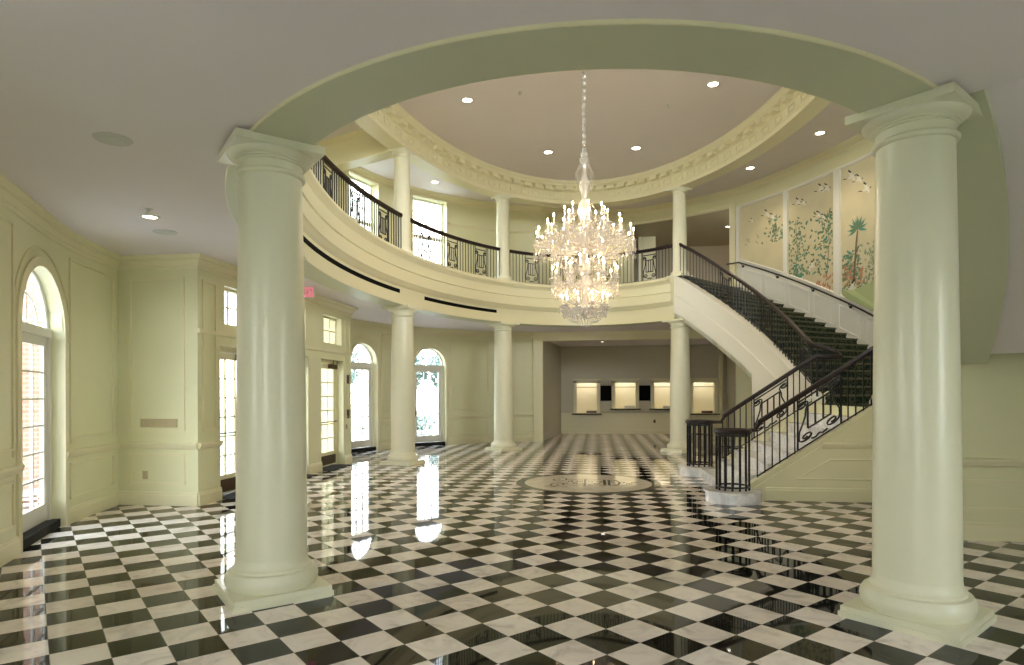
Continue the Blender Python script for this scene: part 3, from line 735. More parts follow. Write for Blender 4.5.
# curved strings of the two upper flights: white outside face, pale green underside
TB = 30.5
for sg, nm in ((1, 'back'), (-1, 'front')):
    s_ = MB()
    fr = ring_frames(sg*tl, sg*TS, 60, lambda t: zline(t))
    cut = [(ell(t), elln(t), t) for t in [sg*(tl+(TS-tl)*i/60) for i in range(61)]]
    k = []
    for p, n2, t in cut:
        zt = zline(t)+.06; zb = 0.0 if abs(t) < TB else zline(t)-1.06
        k.append((p, n2, zt, zb, t))
    for (p, n2, zt, zb, t), (P, N2, ZT, ZB_, T) in zip(k, k[1:]):
        if abs(T) > TB and abs(t) < TB: zb = ZB_
        o1, o2 = -.24, -.05
        for o in (o1, o2):
            s_.quad((*(p+n2*o), zb), (*(P+N2*o), ZB_ if abs(t) >= TB or abs(T) < TB else zb), (*(P+N2*o), ZT), (*(p+n2*o), zt))
        s_.quad((*(p+n2*o1), zt), (*(P+N2*o1), ZT), (*(P+N2*o2), ZT), (*(p+n2*o2), zt))
    # capping and panel line following the slope
    s_.sweep([(p, n2, zt) for p, n2, zt, zb, t in k], [(-.27, -.02), (-.27, .02), (-.03, .02), (-.03, -.02)])
    s_.sweep([(p, n2, zt) for p, n2, zt, zb, t in k], [(-.24, -.16), (-.255, -.155), (-.26, -.02), (-.24, -.02)])
    s_.sweep([(p, n2, zt) for p, n2, zt, zb, t in k], [(-.24, -.56), (-.25, -.555), (-.25, -.53), (-.24, -.52)])
    s_.build('string', M['white'], stair, True)
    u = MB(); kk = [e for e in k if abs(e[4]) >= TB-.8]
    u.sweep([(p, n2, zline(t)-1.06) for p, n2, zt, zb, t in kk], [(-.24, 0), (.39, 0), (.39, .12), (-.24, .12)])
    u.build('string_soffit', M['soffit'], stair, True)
    u = MB()
    for e, f in zip(kk, kk[1:]):
        a, b = e[0]+e[1]*.2, outer(e[4]); c, d = f[0]+f[1]*.2, outer(f[4]); za, zc_ = zline(e[4])-.96, zline(f[4])-.96
        u.quad((*a, za), (*b, za), (*d, zc_), (*c, zc_))
    u.build('flight_soffit', M['ceil'], stair, True)
# wall under landing, facing the room, and its two ends
mb = MB(); fr = ring_frames(-TB, TB, 50)
mb.sweep([(p, n2, 0) for p, n2, z in fr], [(-.22, 0), (-.05, 0), (-.05, ZL-.02), (-.22, ZL-.02)])
ends = []
for sg in (-1, 1):
    a = ell(sg*TB, -.2); zt = zline(TB)-.95; b = Vector((6.9, a.y)); e = .1*sg
    mb.box6([(a.x, a.y, 0), (b.x, b.y, 0), (b.x, b.y-e, 0), (a.x, a.y-e, 0), (a.x, a.y, zt), (b.x, b.y, zt), (b.x, b.y-e, zt), (a.x, a.y-e, zt)])
    ends.append((a, b))
structure(mb, 'wall_stair', M['paint'], True)
mb = MB(); a, b = ends[0]
for z, pr in ((.86, CHAIR), (0, BASE)): mb.sweep([(a, Vector((0, -1)), z), (b, Vector((0, -1)), z)], pr)
frame_flat(mb, (a.x+.15, a.y), (a.x+2.2, a.y), (0, -1), .32, .66)
structure(mb, 'trim_10', M['trim'])
# lower flight: marble steps between two low side walls
YN, YFR = CY-1.25, CY+1.25
R8 = ZL/8; X0, XL = 2.28, 4.22
for i in range(8):
    x = X0+(XL-X0)*i/7 if i else 1.98
    st = MB(); z1 = R8*(i+1)
    x1 = XL+.35
    if i == 0:
        st.box6([(1.95, YN-.25, 0), (2.28, YN-.25, 0), (2.28, YFR+.25, 0), (1.95, YFR+.25, 0), (1.95, YN-.25, z1), (2.28, YN-.25, z1), (2.28, YFR+.25, z1), (1.95, YFR+.25, z1)])
        for yc in (YN-.28, YFR+.28):
            st.lathe((2.0, yc, 0), [(.40, 0), (.40, z1-.035), (.425, z1-.03), (.425, z1-.002), (.40, z1-.001)], 40)
    else:
        xa = X0+(XL-X0)*(i-1)/6.0
        st.box6([(xa, YN, 0), (x1, YN, 0), (x1, YFR, 0), (xa, YFR, 0), (xa, YN, z1), (x1, YN, z1), (x1, YFR, z1), (xa, YFR, z1)])
        st.box((xa-.01, CY, z1-.02), (.025, (YFR-YN)/2, .02))
    st.build('step', M['marble'] if i < 7 else M['carpet'], stair)
SL = (ZL-.10)/(XL-X0)
for sg, y in ((-1, YN), (1, YFR)):
    s_ = MB(); ya, yb = y, y+sg*.16
    xs = [X0-.05, 4.35]
    zf = lambda x: .22+(x-X0)*SL
    s_.box6([(xs[0], ya, 0), (xs[1], ya, 0), (xs[1], yb, 0), (xs[0], yb, 0), (xs[0], ya, zf(xs[0])), (xs[1], ya, zf(xs[1])), (xs[1], yb, zf(xs[1])), (xs[0], yb, zf(xs[0]))])
    yo = yb+sg*.03
    for (d0, d1, yy) in ((-.005, .03, yo), (-.10, -.07, yb+sg*.015)):
        s_.box6([(xs[0], ya-sg*.02, zf(xs[0])+d0), (xs[1], ya-sg*.02, zf(xs[1])+d0), (xs[1], yy, zf(xs[1])+d0), (xs[0], yy, zf(xs[0])+d0), (xs[0], ya-sg*.02, zf(xs[0])+d1), (xs[1], ya-sg*.02, zf(xs[1])+d1), (xs[1], yy, zf(xs[1])+d1), (xs[0], yy, zf(xs[0])+d1)])
    if sg < 0:
        nv = Vector((0, -1))
        s_.sweep([(Vector((2.5, yb)), nv, 0), (Vector((4.35, yb)), nv, 0)], BASE)
        s_.sweep([(Vector((3.30, yb)), nv, .84), (Vector((4.35, yb)), nv, .84)], CHAIR)
        for (p, q) in (((2.95, .33), (3.42, .62)), ((3.42, .62), (4.3, .62)), ((2.95, .33), (4.3, .33))):
            s_.tube([(p[0], yb-.004, p[1]), (q[0], yb-.004, q[1])], .014, 5)
    s_.build('side_wall', M['trim'], stair)

# ------------------------------------------------------------------ railings
def spiral(cx_, cy_, r0, r1, a0, turns, n=16):
    return [(cx_+(r0+(r1-r0)*i/n)*math.cos(a0+2*pi*turns*i/n), cy_+(r0+(r1-r0)*i/n)*math.sin(a0+2*pi*turns*i/n)) for i in range(n+1)]
def lyre(w_=.46, h=.80, k=1.1):
    out = []; m_ = w_/2
    for sx in (-1, 1):
        X = lambda u: m_+sx*u*k
        c1 = [(u, v) for u, v in spiral(.150, .655, .015, .052, 0, 1.55)]
        body = c1+[(.118, .56), (.122, .48), (.145, .38), (.175, .28), (.178, .19)]
        c2 = spiral(.115, .165, .064, .016, .3, -1.45)
        out.append([(X(u), v) for u, v in body+c2])
        out.append([(X(u), v) for u, v in [(.0, .10), (.03, .07), (.07, .085)]])
        out.append([(X(.10), .27), (X(.10), .60)]); out.append([(X(.035), .27), (X(.035), .60)])
        out.append([(X(.10), .27), (X(0), .27)]); out.append([(X(.10), .60), (X(0), .60)])
        out.append([(m_+sx*m_*.93, .03), (m_+sx*m_*.93, .82)]); out.append([(m_+sx*m_*.93, .745), (m_, .745)])
    return out
def scroll_big(w_=.66, h=.85): return lyre(w_, h, 1.62)
def railing(name, label, P, zf, L, panels, pw, shape, pitch=.115, group='wrought iron railings with mahogany handrails', rail_h=.92, rad=.012, ends=(True, True), bottom=.06):
    """P(s)->2D point, zf(s)->base height; panels = list of start positions"""
    p0 = P(0); rt = thing(name, label, 'railing', (p0.x, p0.y, zf(0)), group)
    ss = [L*i/max(2, int(L/.12)) for i in range(max(2, int(L/.12))+1)]
    h = MB()
    pts = [(*P(s), zf(s)+rail_h) for s in ss]
    fr = []
    for s in ss:
        t = (P(min(L, s+.02))-P(max(0, s-.02))).normalized(); fr.append((P(s), Vector((-t.y, t.x)), zf(s)+rail_h))
    h.sweep(fr, [(-.036, -.05), (-.046, -.01), (-.036, .025), (0, .038), (.036, .025), (.046, -.01), (.036, -.05), (0, -.055)]); h.build('handrail', M['wood'], rt, True)
    bt = MB()
    for z, r_ in ((bottom, .013), (rail_h-.05, .011)): bt.tube([(*P(s), zf(s)+z) for s in ss], r_, 4)
    bt.build('rails', M['iron'], rt)
    occ = [(s-.01, s+pw+.01) for s in panels]; n_ = max(1, round(L/pitch))
    for i in range(n_+1):
        s = L*i/n_
        if any(a < s < b for a, b in occ): continue
        b_ = MB(); b_.tube([(*P(s), zf(s)+.0), (*P(s), zf(s)+rail_h-.03)], rad, 4); b_.build('baluster', M['iron'], rt)
    for s0 in panels:
        b_ = MB()
        for cv in shape: b_.tube([(*P(max(0, min(L, s0+u))), zf(s0+u)+v+.03) for u, v in cv], .0125 if pw < .6 else .015, 5)
        b_.build('scroll_panel', M['iron'], rt)
    return rt
def ring_path(t0, t1, off=-.08):
    pts = [ell(t0+(t1-t0)*i/80, off) for i in range(81)]; return Path(pts)
def gallery(t0, t1, k, label, trim=.19):
    rp_ = ring_path(t0, t1); L = rp_.len-2*trim
    P = lambda s: rp_.at(s+trim); pw = .46
    gap = (L-k*pw)/(k+.4)
    railing('railing', label, P, lambda s: ZF, L, [gap*.7+i*(pw+gap) for i in range(k)], pw, lyre(), pitch=.11)
gallery(TS, 122.5, 4, 'gallery railing behind the chandelier between the two back columns')
gallery(122.5, 158.7, 3, 'gallery railing across the second upstairs window, left of the chandelier')
gallery(158.7, 204.0, 4, 'gallery railing above the entrance doors, behind the left front column')
# upper back flight inner railing, with level turn at the landing
rp_ = Path([Vector((XL-.1, YFR+.08)), Vector((XL+.22, YFR+.08)), Vector((XL+.36, YFR+.10)), Vector((XL+.34, YFR+.20))]+[ell(t, -.15) for t in [tl+3+(TS-tl-4.5)*i/60 for i in range(61)]])
def zc_(s):
    p = rp_.at(s); 
    if s < .5: return ZL+.05
    t = math.degrees(math.atan2((p.y-CY)/B, (p.x-CX)/A)); return max(ZL+.05, zline(t)+.08)
Lr = rp_.len
railing('stair_railing', 'iron railing of the carpeted upper flight rising to the gallery', lambda s: rp_.at(s), zc_, Lr, [1.0, 2.6, 4.2], .46, lyre(), pitch=.115, group='stair railings', rail_h=.84)
# lower flight railings with newel cages
def lower_rail(sg, label):
    y = (YN-.08) if sg < 0 else (YFR+.08)
    X_a, X_b = X0+.12, (4.45 if sg < 0 else XL-.08)
    P = lambda s: Vector((X_a+s, y)); zf = lambda s: .21+(s+.12)*SL
    rt = railing('stair_railing', label, P, zf, X_b-X_a, [.56], .64, scroll_big(), pitch=.108, group='stair railings', rail_h=.87)
    if sg < 0:
        pass
    # newel cage
    c = Vector((2.0, y)); c.y = (YN-.28) if sg < 0 else (YFR+.28)
    zb = R8; hr = .90
    nw = MB()
    ang = [2*pi*i/40 for i in range(41)]; r_ = .235
    nw.sweep([(c, Vector((math.cos(a), math.sin(a))), 0) for a in ang[:-1]], [(r_-.034, zb+hr-.06), (r_+.034, zb+hr-.06), (r_+.038, zb+hr-.03), (r_+.026, zb+hr), (r_-.026, zb+hr), (r_-.038, zb+hr-.03)], closed_path=True)
    nw.tube([(c.x+.18, c.y-sg*.12, zb+hr-.035), (X_a-.03, y, zb+hr-.03), (X_a+.05, y, zf(.05)+.87)], .034, 8)
    nw.build('newel_handrail', M['wood'], rt, True)
    for z in (zb+.05, zb+hr-.09):
        rg = MB(); rg.tube([(c.x+r_*math.cos(a), c.y+r_*math.sin(a), z) for a in ang[:-1]], .016, 5, closed=True); rg.build('newel_ring', M['iron'], rt)
    rg = MB(); rg.tube([(c.x+u, c.y+v-.0, zb+.62) for u, v in spiral(0, 0, .03, r_, 0, 1.6, 30)], .008, 4)
    rg.build('newel_scroll', M['iron'], rt)
    for i in range(14):
        a = 2*pi*i/14; b_ = MB(); b_.tube([(c.x+r_*math.cos(a), c.y+r_*math.sin(a), zb), (c.x+r_*math.cos(a), c.y+r_*math.sin(a), zb+hr-.04)], .019, 4); b_.build('newel_bar', M['iron'], rt)
lower_rail(-1, 'iron railing of the lower marble flight, on its near side, with round newel cage')
lower_rail(1, 'iron railing of the lower marble flight, on its far side, with round newel cage')

# ------------------------------------------------------------------ mural wall on the right upper flight
def wall_z(s):            # stair height beside the outer wall
    p = PR.at(s); best = None
    lo, hi = tl, TS
    for _ in range(30):
        m_ = (lo+hi)/2; q = outer(m_)
        if q.y < p.y: lo = m_
        else: hi = m_
    return zline((lo+hi)/2)
SMIN = sRd+.10; SMAX = PR.near((6.8, 13.6))
TBL = [(SMIN+(SMAX-SMIN)*i/40, wall_z(SMIN+(SMAX-SMIN)*i/40)) for i in range(41)]
def wz(s):
    x = (s-SMIN)/(SMAX-SMIN)*40; i = max(0, min(39, int(x))); f = min(1, max(0, x-i)); return TBL[i][1]*(1-f)+TBL[i+1][1]*f
mb = MB()   # white panelled dado above the steps
fr = path_frames(PR, SMIN, SMAX, 0, .15)
for k_, (u, v) in enumerate(zip(PR.samples(SMIN, SMAX, .15), PR.samples(SMIN, SMAX, .15)[1:])):
    p, q = PR.at(u), PR.at(v); n1, n2 = inward(p, PR.tan(u)), inward(q, PR.tan(v)); p2, q2 = p+n1*.02, q+n2*.02
    mb.quad((*p2, wz(u)-.1), (*q2, wz(v)-.1), (*q2, wz(v)+1.08), (*p2, wz(u)+1.08))
mb.sweep(path_frames(PR, SMIN, SMAX, lambda s: wz(s)+1.08), [(0, -.04), (.045, -.03), (.05, 0), (.03, .03), (0, .03)])
mb.sweep(path_frames(PR, SMIN, SMAX, lambda s: wz(s)+.10), [(.02, -.01), (.034, 0), (.034, .02), (.02, .03)])
pan = SMIN+.1
while pan < SMAX-.6:
    frame_on(mb, PR, pan+.05, min(SMAX, pan+.75), lambda s: wz(s)+.24, 0, w=.03, d=.035, zt=lambda s: wz(s)+.84); pan += .85
structure(mb, 'trim_11', M['white'], False)
# mural panels
M['silk'] = mat('mural ground', (.66, .60, .40), .6, noise=(1.5, .06))
MUR = [mat('mural '+n_, c, .7) for n_, c in (('white', (.78, .76, .68)), ('black', (.03, .035, .03)), ('leaf', (.15, .24, .14)), ('pale leaf', (.34, .38, .24)), ('teal', (.10, .30, .23)), ('rust', (.52, .25, .14)), ('trunk', (.20, .15, .08)), ('meadow', (.40, .47, .24)))]
W_, K_, LF, PLF, TL, RU, TR, MD = range(1, 9)
def mural(sL, sR, label, art):
    """sL: left edge seen from the room (smaller s), art(put) draws in panel coordinates u 0..1 (left to right), z metres"""
    m_ = MB(); c = PR.at((sL+sR)/2); n_ = inward(c, PR.tan((sL+sR)/2))
    zt = 7.20
    ss = PR.samples(sL, sR, .12)
    for u, v in zip(ss, ss[1:]):
        p, q = PR.at(u), PR.at(v); a, b = inward(p, PR.tan(u))*.03, inward(q, PR.tan(v))*.03
        zl1, zl2 = wz(u)+1.1, wz(v)+1.1
        m_.quad((*(p+a), zl1), (*(q+b), zl2), (*(q+b), zt), (*(p+a), zt)); 
    for e in (sL, sR):
        p = PR.at(e); a = inward(p, PR.tan(e))*.03; m_.quad((*p, wz(e)+1.05), (*(p+a), wz(e)+1.05), (*(p+a), zt), (*p, zt))
    def put(col, pts, lift=.034):
        m_.cur = col; vs = []
        for u, z in pts:
            s = max(sL+.01, min(sR-.01, sL+u*(sR-sL))); p = PR.at(s); nn = inward(p, PR.tan(s)); z = max(wz(s)+1.07, min(zt-.02, z))
            vs.append((p.x+nn.x*lift, p.y+nn.y*lift, z))
        m_.add(vs, [tuple(range(len(vs)))])
    art(put, sR-sL)
    o = m_.build('wall_mural', [M['silk']]+MUR, loc=(c.x, c.y, wz((sL+sR)/2)+1.05)); tag(o, label, 'mural', 'painted murals above the stair')
rnd = random.Random(5)
def blob(put, col, u, z, ru, rz_, n_=7, a0=0, lift=.034):
    put(col, [(u+ru*math.cos(a0+2*pi*i/n_)*rnd.uniform(.75, 1.1), z+rz_*math.sin(a0+2*pi*i/n_)*rnd.uniform(.75, 1.1)) for i in range(n_)], lift)
def leafat(put, col, u, z, L, a, wdt, wd, lift=.036):
    dx, dz = math.cos(a), math.sin(a); nx, nz = -dz, dx
    P = [(0, 0), (L*.4, wdt), (L, 0), (L*.4, -wdt)]
    put(col, [(u+(dx*x+nx*y)/wd, z+(dz*x+nz*y)) for x, y in P], lift)
def crane(put, u, z, k, wd, fl=1, lift=.040):
    k *= .85; s = k/wd
    put(W_, [(u-.0*s, z), (u+.30*s*fl, z+.10*k), (u+.52*s*fl, z+.04*k), (u+.28*s*fl, z-.07*k)], lift)
    put(W_, [(u+.20*s*fl, z+.05*k), (u+.10*s*fl, z+.34*k), (u+.30*s*fl, z+.22*k), (u+.36*s*fl, z+.06*k)], lift+.001)
    put(W_, [(u+.28*s*fl, z), (u+.42*s*fl, z-.24*k), (u+.50*s*fl, z-.16*k), (u+.40*s*fl, z+.03*k)], lift+.001)
    put(K_, [(u+.08*s*fl, z+.33*k), (u+.11*s*fl, z+.42*k), (u+.30*s*fl, z+.24*k), (u+.24*s*fl, z+.20*k)], lift+.002)
    put(K_, [(u+.0*s, z+.015*k), (u-.22*s*fl, z+.06*k), (u-.24*s*fl, z+.02*k), (u+.0*s, z-.02*k)], lift+.002)
    put(K_, [(u+.48*s*fl, z+.05*k), (u+.64*s*fl, z+.0*k), (u+.50*s*fl, z-.03*k)], lift+.002)
def shrub(put, u, z0, z1, wd, n_=60, spread=.3, cols=(LF, LF, PLF, LF, TL)):
    n_ = int(n_*1.7)
    put(TR, [(u-.012/wd, z0), (u+.012/wd, z0), (u+.10/wd, (z0+z1)/2), (u+.03/wd, z1), (u+.02/wd, z1), (u+.08/wd, (z0+z1)/2)])
    for i in range(n_):
        f = rnd.random(); z = z0+(z1-z0)*f; x = u+rnd.gauss(.05, spread*(1-.35*f))/wd
        leafat(put, rnd.choice(cols), x, z, rnd.uniform(.07, .15), rnd.uniform(0, 2*pi), rnd.uniform(.022, .038), wd)
def art1(put, wd):
    crane(put, .56, 6.75, .5, wd); crane(put, .70, 6.62, .42, wd); crane(put, .24, 6.7, .3, wd)
    shrub(put, .80, 5.9, 6.6, wd, 34, .22); 
    for i in range(10): leafat(put, PLF, rnd.uniform(.1, .6), rnd.uniform(5.95, 6.2), .1, rnd.uniform(0, 3), .02, wd)
def art2(put, wd):
    for u, z, k in ((.15, 6.78, .5), (.28, 6.72, .42), (.66, 6.9, .55), (.80, 6.86, .5), (.62, 6.25, .42), (.74, 6.15, .36)): crane(put, u, z, k, wd)
    shrub(put, .14, 4.7, 6.35, wd, 95, .30); shrub(put, .86, 4.6, 6.3, wd, 110, .34); crane(put, .62, 4.95, .6, wd, -1)
    for i in range(26): leafat(put, RU, rnd.uniform(.62, .98), rnd.uniform(4.2, 4.6), .14, rnd.uniform(.6, 2.4), .03, wd)
    for i in range(30): leafat(put, TL, .26+rnd.gauss(0, .06), 4.9+rnd.gauss(0, .12), .12, rnd.uniform(0, 6), .03, wd)
def art3(put, wd):
    put(MD, [(0, 3.0), (1, 3.0), (1, 4.55), (.7, 4.5), (.4, 4.2), (.15, 4.15), (0, 4.2)], .033)
    for u, z, k in ((.08, 6.9, .6), (.20, 6.75, .5), (.30, 6.45, .6), (.62, 6.6, .5)): crane(put, u, z, k, wd)
    put(TR, [(.155, 4.3), (.185, 4.3), (.235, 5.5), (.225, 5.6), (.20, 5.3)], .037)
    for a in (-.3, .15, .6, 1.1, 1.6, 2.1, 2.6, 3.1, 3.5): leafat(put, TL, .23, 5.58, .34, a, .035, wd, .042); leafat(put, LF, .23, 5.60, .26, a+.25, .025, wd, .043)
    shrub(put, .10, 4.2, 5.1, wd, 70, .25); shrub(put, .45, 4.0, 5.2, wd, 90, .35, (LF, PLF, PLF)); shrub(put, .85, 4.0, 5.0, wd, 60, .3)
    for i in range(45): leafat(put, RU, rnd.uniform(.02, .30), rnd.uniform(4.2, 4.7), .14, rnd.uniform(.4, 2.7), .035, wd)
    for i in range(40): leafat(put, TL, rnd.uniform(.1, .8), rnd.uniform(3.3, 3.8), .14, rnd.uniform(0, 3.1), .035, wd)
    crane(put, .22, 4.15, .7, wd, -1); crane(put, .45, 4.5, .5, wd)
sM = [SMIN+.10, PR.near((5.22, 18.62)), PR.near((5.32, 18.46)), PR.near((6.01, 17.08)), PR.near((6.12, 16.82)), PR.near((6.75, 14.7))]
mural(sM[0], sM[1], 'painted mural panel farthest up the stair, mostly plain with a pair of cranes', art1)
mural(sM[2], sM[3], 'painted mural panel with six flying cranes and flowering trees, middle of the stair wall', art2)
mural(sM[4], sM[5], 'painted mural panel with green palm tree and cranes, beside the right front column', art3)
mb = MB()
for s_, hw in ((SMIN+.03, .06), ((sM[1]+sM[2])/2, .075), ((sM[3]+sM[4])/2, .10)):
    p = PR.at(s_); t = PR.tan(s_); n_ = inward(p, t); c = p+n_*.03; z0 = wz(s_)+1.0
    mb.box((c.x, c.y, (z0+7.25)/2), (hw, .035, (7.25-z0)/2), math.atan2(t.y, t.x))
mb.sweep(path_frames(PR, SMIN, SMAX, 7.20), [(0, 0), (.05, .01), (.06, .05), (.02, .09), (0, .1)])
structure(mb, 'trim_12', M['white'], False)
# wall handrail on brackets
s_h0, s_h1 = SMIN+.1, SMAX-.2
q = PR.at(s_h0); hr = thing('wall_handrail', 'thin black handrail on brackets running up the white dado below the murals', 'handrail', (q.x, q.y, wz(s_h0)+.9))
h = MB(); fr = path_frames(PR, s_h0, s_h1, lambda s: wz(s)+.99, .15); h.tube([(fr[0][0].x+fr[0][1].x*.1-.35, fr[0][0].y+.0, fr[0][2]-.03)]+[(p.x+n_.x*.10, p.y+n_.y*.10, z) for p, n_, z in fr], .021, 8); h.build('rail', M['iron'], hr, True)
k = s_h0+.1
while k < s_h1:
    p = PR.at(k); n_ = inward(p, PR.tan(k)); z = wz(k)+.99
    b_ = MB(); b_.tube([(p.x+n_.x*.02, p.y+n_.y*.02, z-.09), (p.x+n_.x*.07, p.y+n_.y*.07, z-.08), (p.x+n_.x*.10, p.y+n_.y*.10, z-.015)], .010, 5); b_.box((p.x+n_.x*.03, p.y+n_.y*.03, z-.09), (.03, .03, .03)); b_.build('bracket', M['iron'], hr); k += 1.25

# ------------------------------------------------------------------ ticket windows on the back wall
tn = ['ticket window farthest left on the back wall, with low dark counter', 'second ticket window from the left on the back wall', 'third ticket window, partly behind the back right column', 'ticket window farthest right, seen beside the stair railing']
for (x, dz), lb in zip(TW, tn):
    zb = .84+dz; rt = thing('ticket_window', lb, 'ticket window', (x, 25.2, zb), 'ticket windows in the back room')
    f = MB(); Y = 25.17
    for sx in (-1, 1): f.box((x+sx*.46, Y, (zb+2.10)/2-.03), (.065, .05, (2.10-zb)/2+.03))
    f.box((x, Y, 2.07), (.525, .05, .07)); f.box((x, Y-.02, 2.15), (.56, .07, .018)); f.build('frame', M['trim'], rt)
    b_ = MB(); y1 = 26.1
    b_.quad((x-.6, y1, zb-.1), (x+.6, y1, zb-.1), (x+.6, y1, 2.4), (x-.6, y1, 2.4)); b_.quad((x-.6, 25.36, 2.4), (x+.6, 25.36, 2.4), (x+.6, y1, 2.4), (x-.6, y1, 2.4))
    for sx in (-.6, .6): b_.quad((x+sx, 25.36, zb-.1), (x+sx, y1, zb-.1), (x+sx, y1, 2.4), (x+sx, 25.36, 2.4))
    b_.quad((x-.6, 25.36, zb-.02), (x+.6, 25.36, zb-.02), (x+.6, y1, zb-.02), (x-.6, y1, zb-.02))
    b_.build('booth', M['blind'], rt)
    l_ = MB(); l_.box((x, 25.5, 1.84), (.42, .03, .012)); l_.build('blind_rail', M['bronze'], rt)
    l_ = MB(); l_.box((x, 25.10, zb-.02), (.58, .16, .018)); l_.build('counter', M['black'], rt)
    i_ = MB(); i_.box((x+.18, 25.5, zb+.05), (.2, .1, .05)); i_.build('till', M['bronze'] if dz < 0 else M['grey'], rt)
    la = lamp('AREA', (x, 25.72, 2.37), 6, (1, .95, .86), size=.5); la.parent = rt; la.location = (0, .52, 2.37-zb)
for x, lb in ((.35, 'black notice screen between the first and second ticket windows'), (1.85, 'black notice screen between the second and third ticket windows'), (3.34, 'black notice screen beside the back right column')):
    s_ = MB(); s_.box((x, 25.17, 1.60), (.215, .025, .30)); s_.box((x, 25.143, 1.60), (.19, .004, .275)); tag(s_.build('notice_screen', M['black'], loc=(x, 25.2, 1.3)), lb, 'screen', 'black notice screens')
mb = MB()
mb.box((1.75, 25.185, .40), (3.17, .012, .40)); mb.box((1.75, 25.18, .80), (3.17, .03, .02))
mb.sweep([(Vector((-1.4, 25.18)), Vector((0, -1)), 0), (Vector((4.95, 25.2)), Vector((0, -1)), 0)], BASE); frame_flat(mb, (.55, 25.172), (2.0, 25.172), (0, -1), .36, .70); frame_flat(mb, (-1.2, 25.172), (.3, 25.172), (0, -1), .36, .70)
structure(mb, 'trim_13', M['trim'])
def plate(x, y, z, hx, hz, lab, cat, name, m_, rz=0, k=0):
    o = MB(); o.box((x, y, z), (hx, .008, hz), rz); c, s = math.cos(rz), math.sin(rz)
    if k:
        for i in range(k):
            u = -hx+2*hx*(i+.5)/k; 
            for sg in (-1,): o.box((x+c*u+s*.012, y+s*u-c*.012, z), (.012, .006, .022), rz)
    else: o.box((x+s*.01, y-c*.01, z), (hx*.5, .005, hz*.5), rz)
    return tag(o.build(name, m_, loc=(x, y, z)), lab, cat)
plate(-6.33, BY0-.01, 1.20, .29, .062, 'wide six-gang switch plate on the wall beside the entrance bay', 'light switch', 'switch_plate', M['plate'], k=6)
plate(-6.55, BY0-.01, .44, .035, .06, 'wall outlet below the wide switch plate', 'outlet', 'wall_outlet', M['plate'])
plate(2.22, 25.16, .50, .04, .06, 'wall outlet under the ticket windows', 'outlet', 'wall_outlet', M['bronze'])
plate(BX+.012, 13.99, 1.95, .06, .10, 'upper black card reader on the entrance pier', 'card reader', 'card_reader', M['bronze'], pi/2)
plate(BX+.012, 13.99, 1.15, .06, .10, 'lower black card reader on the entrance pier', 'card reader', 'card_reader', M['bronze'], pi/2)
plate(BX+.012, 13.90, .86, .035, .05, 'small brass switch below the card readers', 'light switch', 'switch_plate', M['plate'], pi/2)
# exit sign
ex = thing('exit_sign', 'red exit sign hung from the ceiling by the entrance doors', 'sign', (-5.43, 11.3, 3.5))
s_ = MB(); s_.box((-5.43, 11.3, 3.53), (.16, .02, .10)); s_.box((-5.43, 11.3, 3.67), (.012, .012, .05)); s_.build('case', M['steel'], ex)
s_ = MB(); s_.box((-5.43, 11.277, 3.53), (.15, .004, .09)); s_.build('face', M['exit'], ex)
cu = bpy.data.curves.new('exit_text', 'FONT'); cu.body = 'EXIT'; cu.size = .13; cu.align_x = 'CENTER'; cu.align_y = 'CENTER'; cu.extrude = .002
cu.materials.append(M['steel']); tmp = bpy.data.objects.new('tmp', cu); o = bpy.data.objects.new('lettering', bpy.data.meshes.new_from_object(tmp)); bpy.data.objects.remove(tmp); C.objects.link(o); o.parent = ex; o.location = (0, -.029, .03); o.rotation_euler = (pi/2, 0, 0)

# ------------------------------------------------------------------ downlights
def downlight(x, y, z, label, power=60, r=.11, proto=[None]):
    rt = thing('recessed_downlight', label, 'ceiling light', (x, y, z), 'recessed ceiling downlights')
    t = MB(); t.lathe((x, y, z), [(r, -.012), (r+.03, -.012), (r+.035, 0), (r+.03, .003), (r, .003)], 28, cap=False); t.build('rim', M['steel'], rt, True)
    l_ = MB(); l_.lathe((x, y, z), [(r, -.003), (.001, -.003)], 24, cap=False); l_.build('lens', M['glow'], rt)
    la = lamp('SPOT', (0, 0, -.03), power*K_SPOT, (1, .80, .54), spot_size=math.radians(110), spot_blend=.8, shadow_soft_size=.09); la.parent = rt
def ray_at(px, py, z):
    X = (px-512)/632.0; Zr = -(py-393)/632.0; fy = (-math.sin(YAW), math.cos(YAW)); rt = (math.cos(YAW), math.sin(YAW))
    t = (z-1.62)/Zr; return ((fy[0]+X*rt[0])*t, (fy[1]+X*rt[1])*t)
